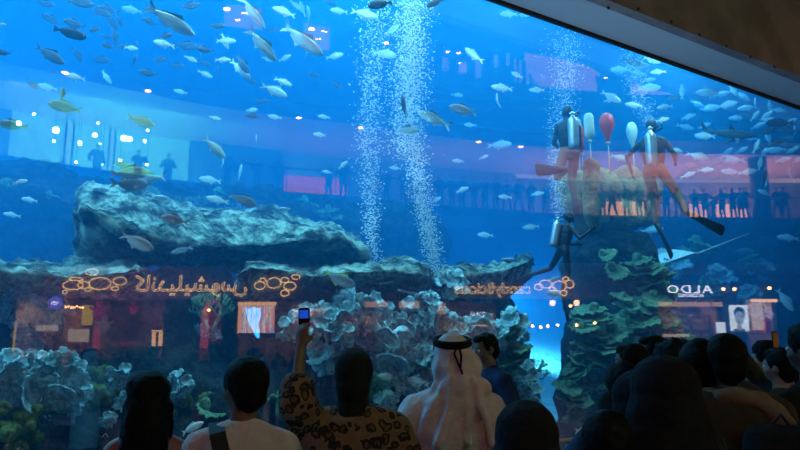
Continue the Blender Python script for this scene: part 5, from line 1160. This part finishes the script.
# --- man in white robe and headcloth
j = J(1.76, broad=1.02, hand_l=(-.36, .22, 1.12), hand_r=(.3, .25, 1.0), head_yaw=0); r = person('man in white robe and white headcloth tied with a black cord', M['skin_warm'], j, None, None, None)
bm = shirt_bm(j, r=.04, sleeve=.95, z0=.12, b=1.10, flare=.05, neck=1.46); wear('robe', bm, M['thobe'], r, .016, .014, 7)
bm = bmesh.new(); ell(bm, (0, -.01, 1.672), (.096, .112, .108), sub=3); ell(bm, (.05, -.035, 1.60), (.098, .11, .10), sub=3); ell(bm, (-.02, -.03, 1.60), (.088, .10, .09), sub=3)
ell(bm, (.04, -.04, 1.50), (.15, .125, .075), sub=3); ell(bm, (0, -.03, 1.43), (.185, .135, .07), sub=3)
loft(bm, [(-.02, -.05, 1.16, .13, .095), (-.02, -.05, 1.28, .18, .12), (-.01, -.04, 1.40, .18, .125), (0, -.03, 1.46, .15, .115)], 26)
for dx in (-.05, .04, .11): capsule(bm, (dx * .6 + .02, -.14, 1.55), (dx * 1.6, -.165, 1.25), .02, .022)
me = remesh(bm, .012, 'headcloth', 2)
for v in me.vertices:
    a = math.atan2(v.co.x, v.co.y + .02); v.co += v.normal * (.009 * math.sin(a * 9 + v.co.z * 25) * min(1, max(0, (1.68 - v.co.z) * 6)))
link_mesh('headcloth', me, M['thobe'], r)
ag = None
for q, (rz, off) in enumerate(((.0, 0), (.018, .002))):
    bm = bmesh.new(); c = V((0, -.012, 1.722 + rz)); n_ = 40
    tube(bm, [c + V(((.090 - off) * math.cos(a), (.107 - off) * math.sin(a), .022 * math.sin(a))) for a in [2 * PI * i / n_ for i in range(n_ + 1)]], .0105, 8, False); obj('head_cord', bm, M['black'], r, True)
bm = bmesh.new(); tube(bm, [(.02, -.118, 1.72), (.035, -.135, 1.66), (.028, -.145, 1.60), (.045, -.15, 1.55)], .005, 6); tube(bm, [(.02, -.118, 1.72), (.0, -.13, 1.67), (.028, -.145, 1.60)], .005, 6); obj('cord_tail', bm, M['black'], r, True)
place(r, j, 452, 331, 3.6, 0, 1.785)
# --- young man in profile
j = J(1.8, broad=1.02, head_yaw=-.1, head_pitch=-.25, hand_l=(-.2, .1, .95), hand_r=(.24, .05, .93)); r = person('young man with short black hair in navy t-shirt turning his face back', M['skin_dark'], j, M['navy'], M['jeans'], 'short', sleeve=.3, seed=7, full=.97)
place(r, j, 489, 331, 5.9, 118, 1.77)
# --- black headscarf, closest
def veiled(label, px, top, y, w=1.0, face=0, m=None, seed=1, h=1.5, cone=1.0):
    j = J(1.7, broad=1.0, hand_l=(-.12, .2, 1.1), hand_r=(.12, .2, 1.1)); r = person(label, M['skin_warm'], j, None, None, None)
    bm = shirt_bm(j, r=.04, sleeve=.9, z0=.10, b=1.1, flare=.06); wear('gown', bm, m or M['black'], r, .018, .01, seed)
    bm = bmesh.new(); ell(bm, (0, -.01, 1.66), (.112 * w, .125, .125), sub=3); loft(bm, [(0, -.02, 1.16, .24 * w * cone, .14), (0, -.02, 1.30, .225 * w * cone, .14), (0, -.02, 1.42, .19 * w, .13), (0, -.02, 1.52, .145 * w, .125), (0, -.015, 1.62, .118 * w, .12)], 26)
    wear('headscarf', bm, m or M['black'], r, .014, .007, seed + 4); place(r, j, px, top, y, face, 1.79); return r
veiled('person wrapped in a plain black headscarf, only the rounded cowl showing', 525, 398, 2.15, 1.02, -8)
# --- the dark group beside the pillar
veiled('veiled woman in black, the broadest figure of the dark group', 662, 352, 2.5, 1.15, 0, seed=3, cone=1.15)
veiled('veiled woman in black half hidden behind the broadest one', 636, 368, 3.0, 1.1, 10, seed=5, cone=1.1)
j = J(1.1, broad=.95, hand_l=(-.30, .25, 1.20), hand_r=(.2, .3, 1.1), pole_l=(-.6, -.3, -.6)); r = person('dark haired child spreading one lit hand toward the tank', M['skin_warm'], j, M['navy'], M['jeans'], 'short', sleeve=.45, full=1.15, seed=5); place(r, j, 622, 361, 3.6, -12, 1.775)
j = J(1.2, broad=1.0); r = person('small child with black hair lowest in the dark group', M['skin_warm'], j, M['black'], M['jeans'], 'short', sleeve=.4, full=1.2, seed=6); place(r, j, 606, 409, 2.4, -20, 1.78)
j = J(1.75, head_yaw=.9); r = person('man with short hair in profile at the edge of the dark group', M['skin_dark'], j, M['black'], M['jeans'], 'short', sleeve=.9, full=1.05, seed=8); place(r, j, 629, 342, 4.6, 20, 1.77)
j = J(1.75, head_yaw=1.0); r = person('man glancing sideways behind the curly haired head', M['skin_dark'], j, M['brown'], M['jeans'], 'short', sleeve=.9, full=1.0, seed=9); place(r, j, 651, 334, 5.0, 25, 1.77)
j = J(1.75); r = person('curly spiky haired person above the broad veiled woman', M['skin_dark'], j, M['black'], M['jeans'], 'short', sleeve=.9, full=1.1, spiky=.035, seed=10); place(r, j, 669, 336, 3.7, 0, 1.79)
j = J(1.75); r = person('person with an orange headband behind the curly haired one', M['skin_warm'], j, M['orange'], M['jeans'], 'short', sleeve=.9, full=1.0, seed=11); place(r, j, 682, 338, 5.6, 0, 1.77)
j = J(1.72); r = person('round headed person with reddish gleam on dark hair', M['skin_dark'], j, M['brown'], M['jeans'], 'short', sleeve=.9, full=1.12, seed=12); place(r, j, 697, 337, 3.4, 0, 1.78)
j = J(1.76, broad=1.15, hand_l=(-.2, .3, 1.1), hand_r=(.2, .3, 1.1)); r = person('man in dark coat with a beige scarf over the shoulders', M['skin_dark'], j, None, None, 'short', full=1.08, seed=13)
wear('coat', shirt_bm(j, r=.045, sleeve=.95, z0=.55, b=1.2, flare=.06), M['brown'], r, .016, .01, 4)
bm = bmesh.new(); tube(bm, [(-.09, .06, 1.44), (-.10, .0, 1.48), (-.05, -.07, 1.48), (.04, -.08, 1.475), (.11, -.08, 1.45), (.16, -.10, 1.41), (.19, -.13, 1.36), (.20, -.14, 1.30)], [.03, .04, .04, .045, .05, .055, .05, .025], 12)
wear('scarf', bm, M['beige'], r, .012, .014, 8); place(r, j, 723, 332, 3.3, -6, 1.775)
BP = empty('backpack'); tag(BP, 'big black backpack on the man with the beige scarf', 'backpack')
bm = bmesh.new(); loft(bm, [(.12, -.27, .92, .15, .09, 3), (.12, -.28, 1.0, .18, .12, 3), (.12, -.27, 1.2, .18, .12, 3), (.12, -.25, 1.34, .15, .09, 2.6), (.12, -.23, 1.38, .09, .05)], 24); wear('pack', bm, M['black'], BP, .014, .008, 3)
bm = bmesh.new(); add_box(bm, (.0, -.42, .96), (.24, -.38, 1.16), bevel=.015); obj('pocket', bm, M['strap'], BP); bm = bmesh.new(); tube(bm, [(.08, -.24, 1.37), (.12, -.26, 1.42), (.16, -.24, 1.37)], .008, 6); obj('handle', bm, M['strap'], BP)
BP.matrix_world = Matrix.Translation(r.location) @ Matrix.Rotation(r.rotation_euler.z, 4, 'Z') @ Matrix.Diagonal((*r.scale, 1))
# --- people filming past the dark group
def filming(label, px, top, y, face, topm, skin, hx, hz, seed, hat=False, sleeve=.9, bottom=None):
    j = J(1.72, hand_l=(-.05 + hx, .30, hz), hand_r=(.07 + hx, .30, hz), pole_l=(-.8, .0, -.7), pole_r=(.8, .0, -.7)); r = person(label, skin, j, topm, bottom or M['jeans'], 'short', sleeve=sleeve, seed=seed, full=1.04)
    if hat:
        bm = bmesh.new(); lathe(bm, [(.001, 1.79), (.06, 1.785), (.092, 1.75), (.10, 1.70), (.10, 1.685)], c=(0, -.012, 0)); wear('cap', bm, M['black'], r, .010, 0)
    place(r, j, px, top, y, face, 1.78); return r
filming('person in dark cap leaning in to film with both hands', 764, 341, 5.2, 55, M['lime'], M['skin_warm'], 0, 1.6, 14, True)
filming('person in grey green top lifting a camera in both hands', 777, 345, 4.6, 40, M['brown'], M['skin_warm'], .02, 1.72, 15)
filming('person in dusty pink top near the side edge of the crowd', 788, 356, 5.6, 70, M['pink'], M['skin_warm'], 0, 1.4, 16)
j = J(1.85, broad=1.1); r = person('tall dark figure in teal trousers cut by the side edge', M['skin_dark'], j, M['black'], M['teal_cloth'], 'short', sleeve=.9, full=1.1, seed=17); place(r, j, 806, 318, 3.4, 30, 1.78)
j = J(1.6); r = person('distant person behind the ones filming', M['skin_warm'], j, M['lime'], M['jeans'], 'short', sleeve=.9, seed=18); place(r, j, 748, 362, 7.5, 20, 1.77)
phone(741, 357, 4.9, 'glowing white phone screen held out before the capped person', w=.05, h=.09, face=-20, m=M['screen_w'], tilt=.9, scr=1)
phone(775, 340, 4.45, 'slim phone held upright over the filming hands', w=.04, h=.11, face=10, m=M['orange'], scr=1)
# low hand rail before the tank
root = empty('hand_rail'); tag(root, 'low brass hand rail in front of the tank beside the black headscarf', 'rail')
def G3(s, d, z): return N * (GD + d) + U * s + V((0, 0, z))
bm = bmesh.new(); tube(bm, [G3(-12, -1.0, .52), G3(4, -1.0, .52), G3(22, -1.0, .52)], .025, 12); obj('rail_bar', bm, M['rail'], root, True)
for i in range(22):
    s = -12 + i * 1.6
    bm = bmesh.new(); tube(bm, [G3(s, -1.0, 0), G3(s, -1.0, .51)], .018, 10); tube(bm, [G3(s, -1.0, 0), G3(s, -1.0, .012)], .05, 14); obj('post', bm, M['rail'], root, True)
# --- visitors at the gallery rail behind the viewers, dark against the lit shops
def visitor(j, name='person'):
    r = empty(name); bm = bmesh.new()
    bmx = shirt_bm(j, .03, .95, .86)
    link_mesh('body', body(j, M['skin_dark'], .03, hands=False), M['skin_dark'], r)
    wear('shirt', bmx, M['black'], r, .03, 0); wear('trousers', trousers_bm(j), M['black'], r, .03, 0)
    b2 = bmesh.new(); H = headm(j); ell(b2, H @ V((0, -.02, 1.67)), (.088, .105, .10), sub=2); obj('hair', b2, M['hair'], r, True); bm.free(); return r
VIS = [visitor(J(1.75, hand_l=(-.25, .3, 1.12), hand_r=(.25, .3, 1.12))), visitor(J(1.7, hand_l=(-.3, .0, .95), hand_r=(.28, .05, .92))), visitor(J(1.72, hand_l=(-.1, .3, 1.2), hand_r=(.34, .1, 1.1), foot_l=(-.2, .1, .09), foot_r=(.2, -.1, .09))), visitor(J(1.75, hand_l=(-.2, .25, 1.4), hand_r=(.2, .25, 1.4)))]
vr = random.Random(3)
GROUPS = [([97, 137, 168], 1.75, 'dark visitor standing inside the mirrored aqua room', 'visitors in the aqua room'),
 ([228, 258, 276], 1.7, 'dim visitor leaning on the gallery rail beside the red window, mirrored', 'visitors beside the red window'),
 ([329, 343], 1.8, 'one of the dark pair standing before the red window, mirrored', 'pair before the red window'),
 ([388, 404], 1.65, 'dim visitor seen through the bubble column, mirrored', 'visitors behind the bubble column'),
 ([452, 463, 486, 497, 507, 519, 532, 546, 440, 475], 1.75, 'dim visitor in the mirrored gallery crowd between bubbles and upper diver', 'gallery crowd in the middle'),
 ([604, 613, 627, 641, 653], 1.75, 'dark visitor mirrored across the sponge mass', 'visitors across the sponge mass'),
 ([697, 707, 724, 735, 742], 1.75, 'dark visitor before the mirrored amber windows past the bending diver', 'visitors before the amber windows'),
 ([715], 1.25, 'small dark child between the visitors before the amber windows, mirrored', None),
 ([747, 779, 787, 668, 680], 1.8, 'dark visitor mirrored near the round column', 'visitors near the round column')]
for lst, h, lab, g in GROUPS:
    for px in lst:
        p = MIR @ ged(px, .35 + vr.random() * .5 if px > 180 else 2.5); pr = vr.choice(VIS); s = h / 1.77 * vr.uniform(.96, 1.05)
        fc = -N; ang = math.atan2(fc.x * -1, fc.y) * -1
        # facing the tank
        tgt = N * (GD + 4) - V((p.x, p.y, 0)); ang = math.atan2(-tgt.x, tgt.y) + vr.uniform(-.5, .5)
        inst(pr, Matrix.Translation(p) @ Matrix.Rotation(ang, 4, 'Z') @ Matrix.Diagonal((s, s, s, 1)), lab, 'person', g)

# --- the crowd on the hall floor, far behind, before the shop row
r_ = random.Random(9); k = 0
for px in list(range(20, 640, 13)):
    px += r_.uniform(-5, 5); p = at_y(px, 355, r_.uniform(29, 34)); p.z = 0; p = MIR @ p; s = r_.uniform(1.66, 1.84) / 1.77
    tgt = N * (GD + 4) - V((p.x, p.y, 0)); ang = math.atan2(-tgt.x, tgt.y) + r_.uniform(-.6, .6)
    if p.dot(N) > 6: continue
    inst(r_.choice(VIS), Matrix.Translation(p) @ Matrix.Rotation(ang, 4, 'Z') @ Matrix.Diagonal((s, s, s, 1)), 'dark visitor in the distant crowd mirrored below the shop row', 'person', 'distant crowd before the shop row')
# ================================================================== divers and lift bags
M['wetsuit'] = pbr('black_wetsuit', (.012, .015, .022), .6, bump=.1); M['vest'] = pbr('diver_vest', (.01, .012, .02), .7, bump=.3); M['alu'] = pbr('aluminium_cylinder', (.42, .46, .48), .35, .6); M['brass'] = pbr('valve_metal', (.5, .5, .45), .3, .8)
M['fin'] = pbr('fin_rubber', (.015, .016, .02), .5); M['fin_grey'] = pbr('fin_grey_rubber', (.35, .38, .4), .5); M['tinted_suit'] = pbr('reflection_tinted_wetsuit', (.20, .085, .05), .7); M['mask'] = pbr('diving_mask', (.02, .02, .02), .2); M['hose'] = pbr('hose', (.02, .02, .02), .5)  # brown of the suit is the reflection in the glass, put into its colour
def diver(label, j, mt, suit=None, tank_side=1, legs=None):
    r = empty('diver'); tag(r, label, 'diver')
    link_mesh('body', body(j, suit or M['wetsuit'], voxel=.014), suit or M['wetsuit'], r)
    if legs: wear('wetsuit_legs', trousers_bm(j, .008), legs, r, .014, 0)
    bm = bmesh.new(); L = j['L']
    loft(bm, [(0, 0, 1.02, .15, .12), (0, -.01, 1.15, .17, .14), (0, -.02, 1.3, .19, .15), (0, -.02, 1.42, .17, .13), (0, -.01, 1.46, .10, .08)], 22, L); wear('buoyancy_vest', bm, M['vest'], r, .015, .012, 2)
    T = bmesh.new(); lathe(T, [(.03, .93), (.085, .95), (.09, 1.0), (.09, 1.38), (.08, 1.44), (.035, 1.49), (.03, 1.52)], c=(0, -.235, 0), n=20, mat=L); t = obj('air_tank', T, M['alu'], r, True)
    b = bmesh.new(); lathe(b, [(.032, 1.51), (.034, 1.56), (.02, 1.575)], c=(0, -.235, 0), n=12, mat=L); tube(b, [L @ V((-.05, -.235, 1.54)), L @ V((.05, -.235, 1.54))], .014, 8); obj('valve', b, M['brass'], t, True)
    H = headm(j); b = bmesh.new(); tube(b, [L @ V((.04, -.235, 1.54)), L @ V((.16, -.2, 1.60)), L @ V((.17, 0, 1.60)), H @ V((.04, .12, 1.575))], .011, 8); ell(b, H @ V((0, .125, 1.578)), (.032, .025, .028)); obj('regulator', b, M['hose'], r, True)
    b = bmesh.new(); ell(b, H @ V((0, -.008, 1.66)), (.085, .104, .108), H.to_3x3(), 3); o = obj('hood', b, M['wetsuit'], r, True)
    b = bmesh.new(); loft(b, [(0, .075, 1.60, .055, .03, 3), (0, .08, 1.64, .07, .035, 3), (0, .075, 1.68, .06, .03, 3)], 18, H); obj('mask', b, M['mask'], r, True)
    for n in 'lr':
        a = j['an' + n]; kn = j['kn' + n]; toe = V(j['toe' + n]) if j.get('toe' + n) else a + V((0, .17, -.06)); d = (toe - a).normalized(); f = bmesh.new()
        sd = d.cross((kn - a).normalized()); sd = sd.normalized() if sd.length > .1 else V((1, 0, 0)); nn = sd.cross(d)
        rs = []
        for q, w, th in ((-.02, .055, .05), (.10, .06, .035), (.18, .07, .014), (.35, .095, .009), (.52, .11, .006), (.56, .08, .004)):
            c = a + d * (.05 + q) ; rs.append([c + sd * (w * math.cos(t_)) + nn * (th * math.sin(t_)) for t_ in [2 * PI * i / 14 for i in range(14)]])
        rings(f, rs); obj('fin', f, mt, r, True)
    r.matrix_world = Matrix.Identity(4); return r
def pose_at(r, px, py, d, hpx, yaw, tilt=0, roll=0, L=1.75, piv=1.0):
    p = tank(px, py, d); s = hpx * zc(p) / F / L
    vd = V((ray(px, py).x, ray(px, py).y, 0)).normalized()
    B = frame(p, V((vd.y, -vd.x, 0)), vd, V((0, 0, 1)))
    r.matrix_world = B @ Matrix.Rotation(roll, 4, 'Y') @ Matrix.Rotation(tilt, 4, 'X') @ Matrix.Rotation(yaw, 4, 'Z') @ Matrix.Diagonal((s, s, s, 1)) @ Matrix.Translation((0, 0, -piv))
# upper diver, upright with knees bent back, seen from behind
j = J(1.75, hand_l=(-.1, .34, 1.15), hand_r=(.12, .34, 1.2), foot_l=(-.22, -.42, .52), foot_r=(.04, -.05, .12), knee=(0, 1, 0)); j['toel'] = j['anl'] + V((-.16, -.06, -.02)); j['toer'] = j['anr'] + V((.02, -.02, -.17))
r = diver('diver hanging upright with silver air tank, one fin out sideways, beside the lift bags', j, M['fin'], legs=M['tinted_suit']); pose_at(r, 569, 149, 1.9, 104, .35)
# kneeling diver with spread legs, head at the bubbles
j = J(1.75, hand_l=(-.36, .15, .98), hand_r=(.30, .25, 1.1), pole_l=(-1, 0, .1), foot_l=(-.02, -.02, .10), foot_r=(.42, -.05, .22), knee=(.2, 1, 0)); j['toel'] = j['anl'] + V((.06, -.03, -.17)); j['toer'] = j['anr'] + V((.14, -.02, -.10))
r = diver('diver bending over the sponge mass with legs wide apart, suit tinted brown like the reflection', j, M['fin'], suit=M['wetsuit'], legs=M['tinted_suit']); pose_at(r, 654, 166, 1.5, 112, -.1)
# lower diver, kicking beside the pillar
j = J(1.75, hand_r=(.50, .28, 1.32), hand_l=(-.05, .35, 1.1), pole_r=(.2, 0, -1), foot_l=(-.48, -.40, .42), foot_r=(.06, -.02, .10), knee=(0, 1, 0), lean=.15); j['toel'] = j['anl'] + V((-.15, -.05, -.09)); j['toer'] = j['anr'] + V((.02, .03, -.16))
r = diver('lower diver reaching for the pillar top, one leg kicked out toward the tapering ledge', j, M['fin']); pose_at(r, 563, 247, 1.2, 86, -.95, roll=.08)
M['bag_red'] = pbr('red_lift_bag', (.95, .05, .03), .5); M['bag_white'] = pbr('white_lift_bag', (.62, .72, .62), .6, vary=.1); M['line'] = pbr('pale_rope', (.75, .75, .6), .8)
def liftbag(px, py, w, h, d, m, label, line=34, round_=1):
    root = empty('lift_bag'); p = tank(px, py, d); k = zc(p) / F; W, Hh = w * k / 2, h * k; root.location = p
    bm = bmesh.new()
    if round_: pr = [(.02, .5), (.45, .47), (.8, .38), (1, .2), (.98, .05), (.8, -.1), (.5, -.26), (.3, -.4), (.26, -.5)]
    else: pr = [(.05, .5), (.6, .47), (.95, .38), (1, .2), (1, -.25), (.9, -.4), (.5, -.48), (.3, -.5)]
    lathe(bm, [(a * W, z * Hh) for a, z in pr][::-1], n=20); obj('bag', bm, m, root, True)
    bm = bmesh.new(); tube(bm, [(0, 0, -.5 * Hh), (.01, 0, -.5 * Hh - line * k * .5), (0, 0, -.5 * Hh - line * k)], .012, 6); obj('rope', bm, M['line'], root, True)
    bm = bmesh.new(); lathe(bm, [(.02, -.53 * Hh), (.05, -.55 * Hh), (.05, -.62 * Hh), (.02, -.64 * Hh)], n=10); obj('weight', bm, M['line'], root, True)
    tag(root, label, 'lift bag')
liftbag(607, 127, 15, 29, 2.0, M['bag_red'], 'red teardrop lift bag floating on a pale rope', 34)
liftbag(589, 126, 10, 27, 2.1, M['bag_white'], 'white sausage shaped lift bag beside the red teardrop one', 28, 0)
liftbag(578, 133, 8, 30, 2.3, M['bag_white'], 'white lift bag half behind the upper diver', 24, 0)
liftbag(581, 139, 6, 28, 2.0, M['bag_red'], 'narrow red lift bag right behind the upper diver', 14, 0)
liftbag(632, 135, 11, 27, 2.4, M['bag_white'], 'white rounded lift bag next to the bending diver', 30)
# ------------------------------------------------------------------ origins at the foot of every thing
bpy.context.view_layer.update()
ch = {}
for o in C.objects:
    if o.parent: ch.setdefault(o.parent, []).append(o)
def wpts(o):
    return [o.matrix_world @ V(c) for c in o.bound_box] if o.type == 'MESH' else []
for o in list(C.objects):
    if o.parent or o.type not in ('MESH', 'EMPTY') or o.location.length > 1e-6 or o.get('kind') == 'structure': continue
    P = wpts(o)
    for c in ch.get(o, []): P += wpts(c)
    if not P: continue
    b = V(((min(p.x for p in P) + max(p.x for p in P)) / 2, (min(p.y for p in P) + max(p.y for p in P)) / 2, min(p.z for p in P)))
    if o.type == 'MESH':
        if o.data.users > 1: continue
        o.data.transform(Matrix.Translation(-b))
    for c in ch.get(o, []): c.location = c.location - b
    o.location = b
# ------------------------------------------------------------------ camera and render settings
cam = bpy.data.cameras.new('camera'); cam.lens = 36 * F / 800; cam.sensor_width = 36; cam.clip_end = 300
co = bpy.data.objects.new('camera', cam); C.objects.link(co); co.location = EYE
co.rotation_euler = (PI / 2 + PITCH, 0, 0); sc.camera = co
w = bpy.data.worlds.new('world'); sc.world = w; w.use_nodes = True
w.node_tree.nodes['Background'].inputs[0].default_value = (.0, .0, .0, 1)
sc.view_settings.view_transform = 'Standard'; sc.view_settings.look = 'None'; sc.view_settings.gamma = 1
sc.view_settings.use_curve_mapping = False; sc.view_settings.exposure = 0.0
cy = sc.cycles
cy.use_denoising = True; cy.max_bounces = 6; cy.diffuse_bounces = 2; cy.glossy_bounces = 3; cy.transmission_bounces = 4
cy.volume_bounces = 1; cy.transparent_max_bounces = 16; cy.sample_clamp_indirect = 3.0; cy.caustics_reflective = False; cy.caustics_refractive = False
bpy.context.view_layer.update()
